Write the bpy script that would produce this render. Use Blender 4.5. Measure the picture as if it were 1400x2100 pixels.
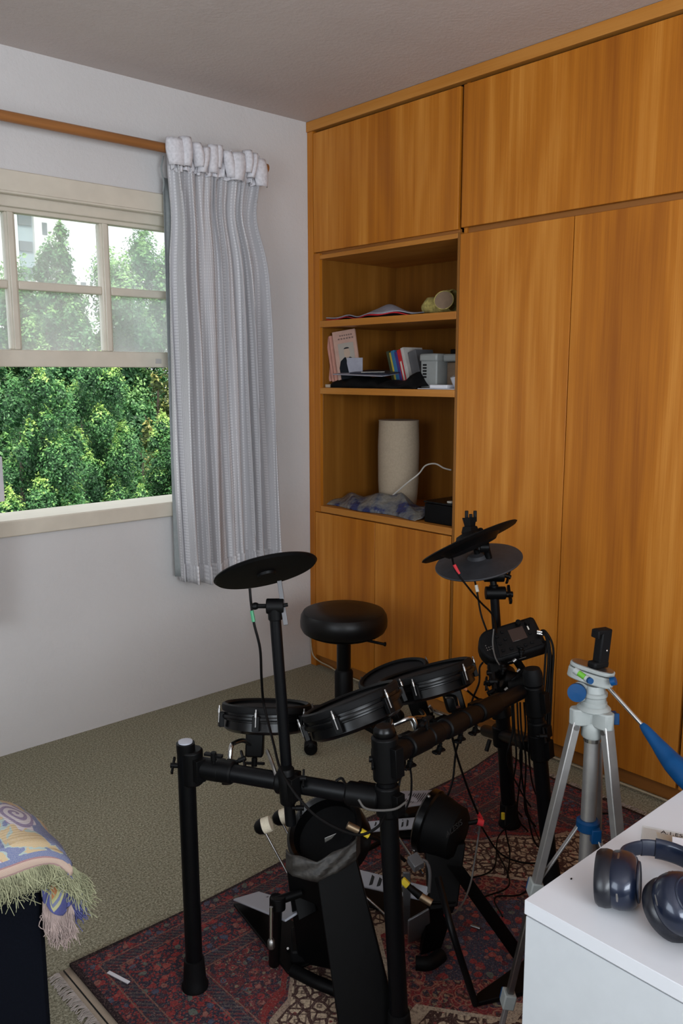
import bpy, math, random
import numpy as np
from mathutils import Vector, Matrix

random.seed(7)
rng = np.random.default_rng(7)
for o in list(bpy.data.objects):
    bpy.data.objects.remove(o, do_unlink=True)
SC = bpy.context.scene
COL = SC.collection

# ------------------------------------------------------------------ camera
FPX, YAW, PITCH, ROLL = 1725.35, 0.7357, 0.1628, -0.0013
CAM = Vector((-2.6912, -3.212, 1.4872))
H = 2.65


def basis():
    cy, sy, cp, sp = math.cos(YAW), math.sin(YAW), math.cos(PITCH), math.sin(PITCH)
    f = Vector((sy * cp, cy * cp, -sp)); r = Vector((cy, -sy, 0)); u = r.cross(f)
    cr, sr = math.cos(ROLL), math.sin(ROLL)
    return cr * r + sr * u, -sr * r + cr * u, f


R_, U_, F_ = basis()
cd = bpy.data.cameras.new('camera')
cam = bpy.data.objects.new('camera', cd); COL.objects.link(cam)
m3 = Matrix((R_, U_, -F_)).transposed()
cam.matrix_world = Matrix.Translation(CAM) @ m3.to_4x4()
cd.sensor_fit = 'VERTICAL'; cd.sensor_height = 36.0
cd.lens = FPX / 2100 * 36.0
cd.clip_start = 0.05; cd.clip_end = 500
SC.camera = cam

# ------------------------------------------------------------------ light
SC.view_settings.view_transform = 'Standard'
SC.view_settings.look = 'None'
SC.view_settings.exposure = -0.06
SC.view_settings.gamma = 1.0
SC.view_settings.use_curve_mapping = False
SC.cycles.use_denoising = True
SC.cycles.max_bounces = 10
SC.cycles.diffuse_bounces = 5
SC.cycles.transparent_max_bounces = 16
SC.cycles.sample_clamp_indirect = 4.0
SC.cycles.caustics_reflective = False
SC.cycles.caustics_refractive = False

w = bpy.data.worlds.new('overcast_sky'); SC.world = w; w.use_nodes = True
bg = w.node_tree.nodes['Background']
bg.inputs[0].default_value = (0.93, 0.97, 1.0, 1); bg.inputs[1].default_value = 1.9

sun = bpy.data.lights.new('sun', 'SUN'); sun.energy = 5.2; sun.angle = 0.35; sun.color = (1, .96, .86)
so = bpy.data.objects.new('sun', sun); COL.objects.link(so)
so.rotation_euler = Vector((0.25, 0.75, -1.35)).to_track_quat('-Z', 'Y').to_euler()


def area(name, loc, d, sx, sy, energy, col):
    l = bpy.data.lights.new(name, 'AREA'); l.shape = 'RECTANGLE'; l.size = sx; l.size_y = sy
    l.energy = energy; l.color = col
    o = bpy.data.objects.new(name, l); COL.objects.link(o); o.location = loc
    o.rotation_euler = Vector(d).to_track_quat('-Z', 'Z').to_euler()
    return o


# fill lights in two unseen added windows, tilted up to brighten the ceiling
area('rear_fill_light', (-2.55, -4.72, 1.62), (0.10, 1, 0.75), 1.7, 1.3, 112, (0.86, 0.93, 1.0))
area('side_fill_light', (-4.02, -2.5, 1.62), (1, 0.0, 0.45), 1.7, 1.3, 40, (0.80, 0.90, 1.0))


# ------------------------------------------------------------------ positions
def ray(px, py):
    return F_ + R_ * ((px - 700) / FPX) - U_ * ((py - 1050) / FPX)


def plane(px, py, ax, v):
    d = ray(px, py); return CAM + d * ((v - CAM[ax]) / d[ax])


def zp(px, py, z): return plane(px, py, 2, z)
def yp(px, py, y): return plane(px, py, 1, y)
def xp(px, py, x): return plane(px, py, 0, x)
def dp(px, py, d): return CAM + ray(px, py) * d


def nl(px, py, xy):
    d = ray(px, py)
    t = ((xy[0] - CAM.x) * d.x + (xy[1] - CAM.y) * d.y) / (d.x ** 2 + d.y ** 2)
    return CAM + d * t


def depth(q): return (Vector(q) - CAM).dot(F_)


# ------------------------------------------------------------------ materials
def newmat(name):
    m = bpy.data.materials.new(name); m.use_nodes = True
    return m, m.node_tree, m.node_tree.nodes['Principled BSDF']


class NX:
    """small node expression helper"""
    def __init__(s, nt): s.nt = nt
    def n(s, t, **kw):
        x = s.nt.nodes.new(t)
        for k, v in kw.items(): setattr(x, k, v)
        return x
    def put(s, sock, v):
        if isinstance(v, bpy.types.NodeSocket): s.nt.links.new(v, sock)
        else: sock.default_value = v
    def m(s, op, *a, clamp=False):
        x = s.n('ShaderNodeMath', operation=op); x.use_clamp = clamp
        for i, v in enumerate(a): s.put(x.inputs[i], v)
        return x.outputs[0]
    def xyz(s, v):
        x = s.n('ShaderNodeSeparateXYZ'); s.put(x.inputs[0], v); return x.outputs
    def comb(s, x, y, z):
        c = s.n('ShaderNodeCombineXYZ')
        for i, v in enumerate((x, y, z)): s.put(c.inputs[i], v)
        return c.outputs[0]
    def noise(s, vec, scale, detail=3, rough=.5, out=0):
        x = s.n('ShaderNodeTexNoise'); s.put(x.inputs['Vector'], vec)
        x.inputs['Scale'].default_value = scale; x.inputs['Detail'].default_value = detail
        x.inputs['Roughness'].default_value = rough; return x.outputs[out]
    def vor(s, vec, scale, feature='F1', out='Distance', rnd=1.0):
        x = s.n('ShaderNodeTexVoronoi', feature=feature); s.put(x.inputs['Vector'], vec)
        x.inputs['Scale'].default_value = scale
        if 'Randomness' in x.inputs: x.inputs['Randomness'].default_value = rnd
        return x.outputs[out]
    def ramp(s, f, stops, interp='LINEAR'):
        x = s.n('ShaderNodeValToRGB'); s.put(x.inputs[0], f); cr = x.color_ramp; cr.interpolation = interp
        while len(cr.elements) < len(stops): cr.elements.new(0.5)
        for e, (p, c) in zip(cr.elements, stops):
            e.position = p; e.color = (*c, 1) if len(c) == 3 else c
        return x.outputs[0]
    def mix(s, f, a, b, mode='MIX'):
        x = s.n('ShaderNodeMix', data_type='RGBA', blend_type=mode)
        s.put(x.inputs[0], f)
        for k, v in ((6, a), (7, b)):
            if isinstance(v, tuple) and len(v) == 3: v = (*v, 1)
            s.put(x.inputs[k], v)
        return x.outputs[2]
    def scale(s, vec, xyz):
        x = s.n('ShaderNodeVectorMath', operation='MULTIPLY'); s.put(x.inputs[0], vec)
        x.inputs[1].default_value = xyz; return x.outputs[0]
    def add(s, a, b):
        x = s.n('ShaderNodeVectorMath', operation='ADD'); s.put(x.inputs[0], a); s.put(x.inputs[1], b); return x.outputs[0]
    def tc(s, k='Object'):
        return s.n('ShaderNodeTexCoord').outputs[k]
    def bump(s, h, st, dist, bsdf):
        x = s.n('ShaderNodeBump'); x.inputs['Strength'].default_value = st; x.inputs['Distance'].default_value = dist
        s.put(x.inputs['Height'], h); s.nt.links.new(x.outputs[0], bsdf.inputs['Normal'])


def simple(name, col, rough=.5, metal=0., noise=0., scale=40., bump=0., coat=0., spec=.5):
    m, nt, b = newmat(name); x = NX(nt)
    b.inputs['Roughness'].default_value = rough; b.inputs['Metallic'].default_value = metal
    b.inputs['Coat Weight'].default_value = coat; b.inputs['Specular IOR Level'].default_value = spec
    n = x.noise(x.tc(), scale, 4)
    a = tuple(min(1, c * (1 - noise)) for c in col); c2 = tuple(min(1, c * (1 + noise)) for c in col)
    x.put(b.inputs['Base Color'], x.ramp(n, [(.3, a), (.7, c2)]))
    if bump: x.bump(n, bump, .002, b)
    return m


def wood(name, dark, mid, light, rough=.46, axis='z', sc=1.):
    m, nt, b = newmat(name); x = NX(nt)
    oi = x.n('ShaderNodeObjectInfo')
    off = x.m('MULTIPLY', oi.outputs['Random'], 37.0)
    v = x.add(x.tc(), x.comb(off, off, off))
    squash = {'z': (1, 1, .07), 'y': (1, .07, 1), 'x': (.07, 1, 1)}[axis]
    vs = x.scale(v, squash)
    broad = x.noise(vs, 5.5 * sc, 3, .55)
    warp = x.noise(x.scale(v, tuple(1 if q == 1 else .35 for q in squash)), 2.2 * sc, 2)
    s = x.xyz(v)
    across = x.m('ADD', s[0], s[1]) if axis == 'z' else (s[0] if axis == 'y' else s[1])
    fl = x.m('SINE', x.m('ADD', x.m('MULTIPLY', across, 55 * sc), x.m('MULTIPLY', warp, 26.)))
    fine = x.noise(x.scale(v, tuple(1 if q == 1 else .012 for q in squash)), 260, 2, .6)
    f = x.m('ADD', x.m('MULTIPLY', broad, .95), x.m('ADD', x.m('MULTIPLY', fl, .045), x.m('MULTIPLY', fine, .28)))
    leaf_ = x.m('FLOOR', x.m('DIVIDE', x.m('ADD', across, off), .135))
    wn = x.n('ShaderNodeTexWhiteNoise', noise_dimensions='1D'); x.put(wn.inputs['W'], leaf_)
    tone = x.m('MULTIPLY', x.m('SUBTRACT', wn.outputs[0], .5), .13)
    streak = x.noise(x.scale(v, tuple(1 if q == 1 else .03 for q in squash)), 38, 3, .6)
    f = x.m('ADD', x.m('ADD', f, tone), x.m('MULTIPLY', x.m('SUBTRACT', streak, .5), .42))
    c = x.ramp(x.m('SUBTRACT', f, .14), [(.20, dark), (.48, mid), (.78, light)])
    x.put(b.inputs['Base Color'], c)
    b.inputs['Roughness'].default_value = rough
    b.inputs['Specular IOR Level'].default_value = .32
    x.bump(fine, .08, .001, b)
    return m


M = {}
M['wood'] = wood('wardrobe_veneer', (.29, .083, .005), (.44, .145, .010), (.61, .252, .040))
M['wood_shade'] = wood('niche_shade_veneer', (.145, .050, .006), (.21, .078, .009), (.29, .12, .020))  # darker copy of the wardrobe veneer, niche shade put into the colour
M['wood_y'] = wood('shelf_edge_veneer', (.34, .12, .016), (.46, .18, .028), (.56, .25, .055), axis='y')
M['wood_dk'] = wood('plinth_veneer', (.20, .07, .015), (.27, .10, .02), (.34, .13, .03), axis='y')
M['rodwood'] = wood('rod_wood', (.20, .08, .025), (.30, .125, .04), (.38, .17, .06), axis='x', rough=.3)
M['black'] = simple('black_plastic', (.0018, .0018, .002), .48, noise=.2, spec=.13)
M['tube'] = simple('black_powdercoat', (.0018, .002, .0026), .42, noise=.15, spec=.16)
M['rubber'] = simple('black_rubber', (.0032, .0032, .0035), .6, noise=.2, scale=200, bump=.1, spec=.13)
M['gloss'] = simple('black_gloss', (.0018, .0018, .002), .3, spec=.22)
M['leather'] = simple('black_vinyl', (.0028, .0025, .0025), .38, noise=.2, scale=300, bump=.08, spec=.25)
M['head'] = simple('mesh_head', (.005, .005, .006), .75, noise=.3, scale=600, bump=.2, spec=.2)
M['cymbal_grey'] = simple('grey_rubber', (.036, .036, .040), .6, noise=.15, spec=.25)
M['chrome'] = simple('chrome', (.50, .50, .49), .22, 1.)
M['steel'] = simple('brushed_steel', (.28, .27, .26), .38, 1., noise=.1)
M['gold'] = simple('gold_jack', (.26, .19, .12), .45, .9)
M['alu'] = simple('anodised_aluminium', (.36, .35, .34), .42, .75, noise=.06)
M['greyplastic'] = simple('grey_plastic', (.27, .29, .28), .5, noise=.06)
M['bluep'] = simple('blue_plastic', (.001, .040, .125), .45, spec=.2, noise=.1)
M['logo'] = simple('grey_print', (.035, .035, .035), .6, spec=.1)
M['yellow'] = simple('yellow_band', (.62, .46, .02), .5)
M['red'] = simple('red_band', (.55, .02, .03), .5)
M['green'] = simple('green_band', (.03, .22, .10), .5)
M['whiteband'] = simple('white_band', (.55, .52, .45), .5)
M['orange'] = simple('orange_band', (.60, .22, .08), .5)
M['levelgreen'] = simple('level_liquid', (.10, .30, .03), .2)
M['cable'] = simple('black_cable', (.002, .0016, .0016), .55, spec=.12)
M['cablew'] = simple('white_cable', (.50, .47, .42), .5)
M['cableb'] = simple('beige_cable', (.40, .33, .22), .5)
M['cableg'] = simple('grey_cable', (.07, .065, .06), .5)
M['felt'] = simple('cream_felt', (.62, .55, .42), .9, noise=.1, scale=300, bump=.2)
M['white_lam'] = simple('white_laminate', (.56, .57, .60), .42, noise=.015, scale=8)
M['white_edge'] = simple('white_edge_band', (.46, .48, .50), .5, noise=.02)
M['cream'] = simple('cream_gloss_paint', (.60, .55, .46), .38, noise=.05, scale=14, bump=.04)
M['capgrey'] = simple('pale_cap', (.36, .37, .42), .5)
M['tape'] = simple('grey_tape', (.024, .021, .018), .6, noise=.6, scale=90, bump=.5)
M['smoke'] = simple('smoky_plastic', (.10, .10, .105), .3)
M['navy'] = simple('navy_metallic', (.005, .010, .027), .3, .35, noise=.1, coat=.4)
M['navymat'] = simple('navy_matt', (.010, .014, .030), .5, noise=.15)
M['cushion'] = simple('black_cushion', (.0035, .0045, .009), .36, noise=.2, scale=160, bump=.1)
M['chairfab'] = simple('dark_navy_upholstery', (.0022, .003, .006), .9, noise=.3, scale=300, bump=.2, spec=.08)
M['lamp'] = simple('linen_shade', (.36, .285, .20), .9, noise=.08, scale=120, bump=.15)
M['paper'] = simple('white_paper', (.62, .62, .66), .7, noise=.03)
M['papergrey'] = simple('grey_paper', (.30, .30, .35), .7, noise=.08)
M['card'] = simple('brown_card', (.18, .12, .075), .8, noise=.1)
M['cardpale'] = simple('pale_box', (.42, .40, .38), .6)
M['device'] = simple('silver_plastic', (.24, .25, .24), .45, noise=.04)
M['screen'] = simple('dull_screen', (.028, .014, .010), .22)
M['bluebag'] = simple('blue_plastic_film', (.045, .065, .22), .25, noise=.3, scale=18)


def plaster(name, col, dirt):
    m, nt, b = newmat(name); x = NX(nt); v = x.tc()
    n = x.noise(v, 2.3, 4, .6); c = x.ramp(n, [(.25, tuple(q * .93 for q in col)), (.75, col)])
    sp = x.noise(v, 9, 6, .75); c = x.mix(x.m('MULTIPLY', x.ramp(sp, [(.60, (0, 0, 0)), (.78, (1, 1, 1))]), dirt), c, tuple(q * .72 for q in col))
    x.put(b.inputs['Base Color'], c); b.inputs['Roughness'].default_value = .85
    h = x.m('ADD', x.noise(v, 60, 5, .65), x.m('MULTIPLY', x.noise(v, 9, 3), 1.2)); x.bump(h, .35, .006, b)
    return m


M['wall'] = plaster('wall_plaster', (.60, .585, .58), .18)
M['ceil'] = plaster('ceiling_plaster', (.56, .50, .475), .05)


def carpet():
    m, nt, b = newmat('carpet_loop'); x = NX(nt); v = x.tc()
    a = x.noise(v, 150, 2, .75); bb = x.noise(v, 330, 2, .7); big = x.noise(v, 1.6, 3)
    f = x.m('ADD', x.m('MULTIPLY', a, .55), x.m('MULTIPLY', bb, .45))
    c = x.ramp(f, [(.36, (.100, .093, .060)), (.5, (.305, .288, .205)), (.64, (.62, .60, .46))])
    c = x.mix(x.m('MULTIPLY', big, .30), c, (.12, .125, .09))
    x.put(b.inputs['Base Color'], c); b.inputs['Roughness'].default_value = .97
    b.inputs['Specular IOR Level'].default_value = .1
    x.bump(f, .8, .008, b); return m


M['carpet'] = carpet()

RX0, RX1, RY0, RY1 = -1.915, -.155, -2.62, -1.325     # rug outline
RCX, RCY = -1.05, -1.97


def rugmat():
    m, nt, b = newmat('persian_rug_wool'); x = NX(nt); v = x.tc(); s = x.xyz(v)
    dx = x.m('ABSOLUTE', x.m('SUBTRACT', s[0], RCX)); dy = x.m('ABSOLUTE', x.m('SUBTRACT', s[1], RCY))
    ser = x.m('MULTIPLY', x.m('PINGPONG', x.m('ADD', dx, x.m('MULTIPLY', dy, .3)), .065), 2.6)
    inner = x.m('ADD', x.m('ADD', x.m('DIVIDE', dx, .45), x.m('DIVIDE', dy, .38)), ser)
    outer = x.m('ADD', x.m('ADD', x.m('DIVIDE', dx, .80), x.m('DIVIDE', dy, .60)), x.m('MULTIPLY', ser, .3))
    core = x.m('ADD', x.m('DIVIDE', dx, .24), x.m('DIVIDE', dy, .20))
    # distance to the edge
    ex = x.m('MINIMUM', x.m('SUBTRACT', s[0], RX0), x.m('SUBTRACT', RX1, s[0]))
    ey = x.m('MINIMUM', x.m('SUBTRACT', s[1], RY0), x.m('SUBTRACT', RY1, s[1]))
    e = x.m('MINIMUM', ex, ey)
    # florets
    wv = x.add(v, x.scale(x.noise(v, 30, 2, .5, out=1), (.02, .02, 0)))
    d1 = x.vor(wv, 42); c1 = x.vor(wv, 42, out='Color')
    d2 = x.vor(wv, 115); c2 = x.vor(wv, 115, out='Color')
    k1 = x.xyz(c1); k2 = x.xyz(c2)
    NAV, RED, WIN, TAN, BLU, TEA, BRN = (.022, .022, .040), (.25, .028, .030), (.115, .018, .024), (.36, .27, .18), (.055, .075, .125), (.10, .13, .11), (.045, .022, .018)
    pal = x.ramp(k1[0], [(0, RED), (.34, WIN), (.50, (.30, .06, .05)), (.64, BLU), (.78, (.26, .10, .08)), (.90, TEA)], 'CONSTANT')
    pal2 = x.ramp(k2[1], [(0, NAV), (.3, WIN), (.55, BRN), (.72, (.22, .06, .06)), (.9, (.22, .17, .11))], 'CONSTANT')
    ring = x.m('SINE', x.m('MULTIPLY', d1, 13.))
    field = x.mix(x.m('GREATER_THAN', d1, .40), pal, pal2)
    field = x.mix(x.m('GREATER_THAN', ring, .55), field, NAV)
    field = x.mix(x.m('LESS_THAN', d1, .12), field, (.30, .19, .10))
    field = x.mix(x.m('GREATER_THAN', d2, .62), field, WIN)
    # cream ground with brown latch-hook lines
    hook = x.m('SINE', x.m('MULTIPLY', x.m('ADD', x.m('PINGPONG', s[0], .035), x.m('PINGPONG', s[1], .03)), 260.))
    edge = x.vor(wv, 36, feature='DISTANCE_TO_EDGE')
    cream = x.mix(x.m('LESS_THAN', edge, .11), (.46, .36, .25), BRN)
    cream = x.mix(x.m('LESS_THAN', d1, .20), cream, (.20, .035, .035))
    cream = x.mix(x.m('MULTIPLY', x.m('GREATER_THAN', hook, .72), .8), cream, BRN)
    blue = x.mix(x.m('GREATER_THAN', d1, .42), pal, (.030, .036, .062))
    blue = x.mix(x.m('LESS_THAN', d2, .18), blue, RED)
    redf = x.mix(x.m('GREATER_THAN', d1, .5), pal2, (.20, .022, .026))
    redf = x.mix(x.m('GREATER_THAN', ring, .8), redf, (.30, .14, .09))
    med = x.mix(x.m('GREATER_THAN', core, 1.), blue, redf)
    c = x.mix(x.m('GREATER_THAN', inner, 1.0), med, cream)
    c = x.mix(x.m('LESS_THAN', x.m('ABSOLUTE', x.m('SUBTRACT', inner, 1.0)), .035), c, (.42, .34, .25))
    c = x.mix(x.m('GREATER_THAN', outer, 1.0), c, field)
    c = x.mix(x.m('LESS_THAN', x.m('ABSOLUTE', x.m('SUBTRACT', outer, 1.0)), .012), c, (.30, .22, .16))
    c = x.mix(x.m('LESS_THAN', x.m('ABSOLUTE', x.m('SUBTRACT', outer, 1.05)), .018), c, (.19, .02, .02))
    # borders: guard stripes and a main band
    bnd = x.mix(x.m('GREATER_THAN', d1, .38), pal, x.mix(x.m('GREATER_THAN', d2, .45), (.21, .028, .030), NAV))
    c = x.mix(x.m('LESS_THAN', e, .235), c, bnd)
    gp = x.m('PINGPONG', x.m('ADD', s[0], s[1]), .008)
    guard = x.mix(x.m('GREATER_THAN', gp, .004), NAV, x.mix(x.m('GREATER_THAN', k2[2], .4), (.12, .03, .035), (.06, .06, .065)))
    for lo, hi in ((.205, .235), (.058, .088)):
        msk = x.m('MULTIPLY', x.m('GREATER_THAN', e, lo), x.m('LESS_THAN', e, hi)); c = x.mix(msk, c, guard)
    for q in (.2, .24, .053, .092):
        c = x.mix(x.m('LESS_THAN', x.m('ABSOLUTE', x.m('SUBTRACT', e, q)), .0018), c, (.19, .10, .075))
    c = x.mix(x.m('LESS_THAN', e, .014), c, (.015, .010, .014))
    wear = x.noise(v, 300, 2, .7)
    fw = x.noise(v, 160, 2, .8)
    c = x.mix(x.ramp(fw, [(.38, (.75, .75, .75)), (.52, (0, 0, 0))]), c, x.mix(.72, c, (.030, .016, .018)))
    c = x.mix(x.ramp(x.noise(x.add(v, (3., 1., 0.)), 210, 2, .8), [(.56, (0, 0, 0)), (.68, (.55, .55, .55))]), c, (.30, .20, .17))
    c = x.mix(x.ramp(wear, [(.45, (.0, .0, .0)), (.7, (.6, .6, .6))]), c, x.mix(.5, c, (.20, .13, .11)))
    x.put(b.inputs['Base Color'], c); b.inputs['Roughness'].default_value = .95
    b.inputs['Specular IOR Level'].default_value = .15
    x.bump(x.m('ADD', wear, x.noise(v, 700, 1)), .5, .003, b); return m


M['rug'] = rugmat()
M['kilim'] = simple('rug_flatweave', (.36, .29, .22), .95, noise=.15, scale=500, bump=.3)
M['fringe'] = simple('rug_fringe', (.42, .37, .34), .95, noise=.2)


def curtainmat():
    m, nt, b = newmat('woven_curtain'); x = NX(nt); s = x.xyz(x.tc('UV'))
    u, v = s[0], s[1]
    a = x.m('PINGPONG', u, .016)                       # 0..0.016
    stripe = x.ramp(x.m('MULTIPLY', a, 60.), [(.55, (0, 0, 0)), (.72, (1, 1, 1))])
    rung = x.m('GREATER_THAN', x.m('SINE', x.m('MULTIPLY', v, 480.)), -.1)
    lad = x.m('MULTIPLY', stripe, x.m('ADD', .35, x.m('MULTIPLY', rung, .65)))
    wv = x.noise(x.tc('UV'), 420, 2, .7)
    rib = x.m('MULTIPLY', x.m('ADD', x.m('SINE', x.m('MULTIPLY', u, 1500.)), 1), .5)
    f = x.m('ADD', x.m('MULTIPLY', lad, .30), x.m('ADD', x.m('MULTIPLY', wv, .62), x.m('MULTIPLY', rib, .12)))
    c = x.ramp(f, [(.16, (.42, .41, .43)), (.40, (.64, .63, .65)), (.74, (.88, .87, .89))])
    b.inputs['Roughness'].default_value = .9; b.inputs['Specular IOR Level'].default_value = .15
    x.put(b.inputs['Base Color'], c); x.bump(f, .45, .003, b)
    tr = x.n('ShaderNodeBsdfTranslucent'); x.put(tr.inputs[0], c)
    ms = x.n('ShaderNodeMixShader'); ms.inputs[0].default_value = .28
    nt.links.new(b.outputs[0], ms.inputs[1]); nt.links.new(tr.outputs[0], ms.inputs[2])
    nt.links.new(ms.outputs[0], nt.nodes['Material Output'].inputs[0]); return m


M['curtain'] = curtainmat()
M['heading'] = simple('heading_tape', (.62, .61, .64), .85, noise=.12, scale=90, bump=.5)
M['lining'] = simple('grey_lining', (.24, .26, .26), .85, noise=.08, scale=60)


def glassmat():
    m, nt, b = newmat('dusty_pane'); x = NX(nt)
    t = x.n('ShaderNodeBsdfTransparent'); t.inputs[0].default_value = (.97, .99, .99, 1)
    d = x.n('ShaderNodeBsdfTranslucent'); d.inputs[0].default_value = (1, 1, 1, 1)
    n = x.noise(x.tc(), 5, 4, .6)
    f = x.ramp(n, [(.3, (.17, .17, .17)), (.75, (.26, .26, .26))])
    ms = x.n('ShaderNodeMixShader'); x.put(ms.inputs[0], f)
    nt.links.new(t.outputs[0], ms.inputs[1]); nt.links.new(d.outputs[0], ms.inputs[2])
    g = x.n('ShaderNodeBsdfGlossy'); g.inputs['Roughness'].default_value = .03
    m2 = x.n('ShaderNodeMixShader'); m2.inputs[0].default_value = .04
    nt.links.new(ms.outputs[0], m2.inputs[1]); nt.links.new(g.outputs[0], m2.inputs[2])
    nt.links.new(m2.outputs[0], nt.nodes['Material Output'].inputs[0]); return m


M['glass'] = glassmat()


def clearmat():
    m, nt, b = newmat('clear_acrylic'); x = NX(nt)
    t = x.n('ShaderNodeBsdfTransparent'); t.inputs[0].default_value = (.955, .975, .97, 1)
    g = x.n('ShaderNodeBsdfGlossy'); g.inputs['Roughness'].default_value = .12; g.inputs[0].default_value = (.8, .85, .84, 1)
    m2 = x.n('ShaderNodeMixShader'); m2.inputs[0].default_value = .12
    nt.links.new(t.outputs[0], m2.inputs[1]); nt.links.new(g.outputs[0], m2.inputs[2])
    nt.links.new(m2.outputs[0], nt.nodes['Material Output'].inputs[0]); return m


M['clear'] = clearmat()


def throwmat():
    m, nt, b = newmat('jacquard_throw'); x = NX(nt); uv = x.tc('UV'); s = x.xyz(uv)
    wv = x.add(x.scale(uv, (1, 1, 1)), x.scale(x.noise(uv, 14, 2, .5, out=1), (.05, .05, 0)))
    n = x.noise(wv, 17, 3, .5)
    BLUE, YEL, PINK, TEAL = (.10, .125, .24), (.42, .31, .16), (.44, .31, .24), (.27, .34, .31)
    c = x.ramp(n, [(0, BLUE), (.44, BLUE), (.465, TEAL), (.50, YEL), (.60, YEL), (.63, (.36, .20, .13)), (.66, (.42, .36, .40))], 'CONSTANT')
    # a scrolled rosette
    dxr = x.m('SUBTRACT', s[0], .180); dyr = x.m('SUBTRACT', s[1], .150)
    rr = x.m('SQRT', x.m('ADD', x.m('POWER', dxr, 2.), x.m('POWER', dyr, 2.)))
    ang = x.m('ARCTAN2', dyr, dxr)
    spi = x.m('SINE', x.m('SUBTRACT', x.m('MULTIPLY', rr, 520.), ang))
    ros = x.mix(x.m('GREATER_THAN', spi, .1), (.44, .40, .42), (.17, .13, .22))
    c = x.mix(x.m('LESS_THAN', rr, x.m('ADD', .031, x.m('MULTIPLY', x.m('SINE', x.m('MULTIPLY', ang, 9.)), .003))), c, ros)
    c = x.mix(x.m('LESS_THAN', s[1], .062), c, BLUE)
    c = x.mix(x.m('LESS_THAN', s[1], .040), c, PINK)
    c = x.mix(x.m('LESS_THAN', x.m('ABSOLUTE', x.m('SUBTRACT', s[1], .041)), .003), c, (.26, .12, .13))
    c = x.mix(x.m('LESS_THAN', x.m('ABSOLUTE', x.m('SUBTRACT', s[1], .008)), .003), c, (.30, .17, .16))
    c = x.mix(x.ramp(x.noise(uv, 420, 2, .8), [(.35, (0, 0, 0)), (.7, (.5, .5, .5))]), c, x.mix(.6, c, (.50, .46, .44)))
    x.put(b.inputs['Base Color'], c); b.inputs['Roughness'].default_value = .95
    x.bump(x.m('ADD', x.noise(uv, 700, 1), x.m('SINE', x.m('MULTIPLY', s[1], 1800.))), .14, .002, b); return m


M['throw'] = throwmat()
M['frY'] = simple('yellow_green_yarn', (.25, .25, .15), .95, noise=.3, scale=40)
M['frP'] = simple('pink_yarn', (.30, .23, .21), .95, noise=.25, scale=40)
M['frB'] = simple('blue_yarn', (.07, .075, .20), .95, noise=.3, scale=40)


def leafmat(name, dark, mid, tip_light):
    m, nt, b = newmat(name); x = NX(nt)
    g = x.n('ShaderNodeNewGeometry'); at = x.n('ShaderNodeAttribute', attribute_name='tip_light')
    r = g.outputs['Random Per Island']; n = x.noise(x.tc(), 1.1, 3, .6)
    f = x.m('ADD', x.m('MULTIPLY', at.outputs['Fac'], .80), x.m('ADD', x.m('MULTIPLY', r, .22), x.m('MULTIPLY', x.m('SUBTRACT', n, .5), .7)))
    c = x.ramp(f, [(.1, dark), (.5, mid), (.88, tip_light)])
    x.put(b.inputs['Base Color'], c); b.inputs['Roughness'].default_value = .5
    tr = x.n('ShaderNodeBsdfTranslucent'); x.put(tr.inputs[0], c)
    ms = x.n('ShaderNodeMixShader'); ms.inputs[0].default_value = .3
    nt.links.new(b.outputs[0], ms.inputs[1]); nt.links.new(tr.outputs[0], ms.inputs[2])
    nt.links.new(ms.outputs[0], nt.nodes['Material Output'].inputs[0]); return m


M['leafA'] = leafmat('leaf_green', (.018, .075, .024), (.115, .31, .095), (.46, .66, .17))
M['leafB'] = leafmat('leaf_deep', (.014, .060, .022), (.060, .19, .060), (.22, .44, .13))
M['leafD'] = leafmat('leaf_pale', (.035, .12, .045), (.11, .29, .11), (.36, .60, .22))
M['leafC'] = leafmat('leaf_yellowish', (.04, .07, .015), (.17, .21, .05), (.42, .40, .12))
M['bark'] = simple('bark', (.06, .045, .035), .9, noise=.4, scale=12, bump=.5)
M['bwhite'] = simple('facade_white', (.78, .78, .78), .8, noise=.03)
M['bblue'] = simple('facade_greyblue', (.33, .42, .46), .7, noise=.05)
M['bwin'] = simple('facade_window', (.13, .16, .18), .3)
M['ground'] = simple('street_ground', (.07, .09, .05), .9, noise=.4, scale=2)


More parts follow.
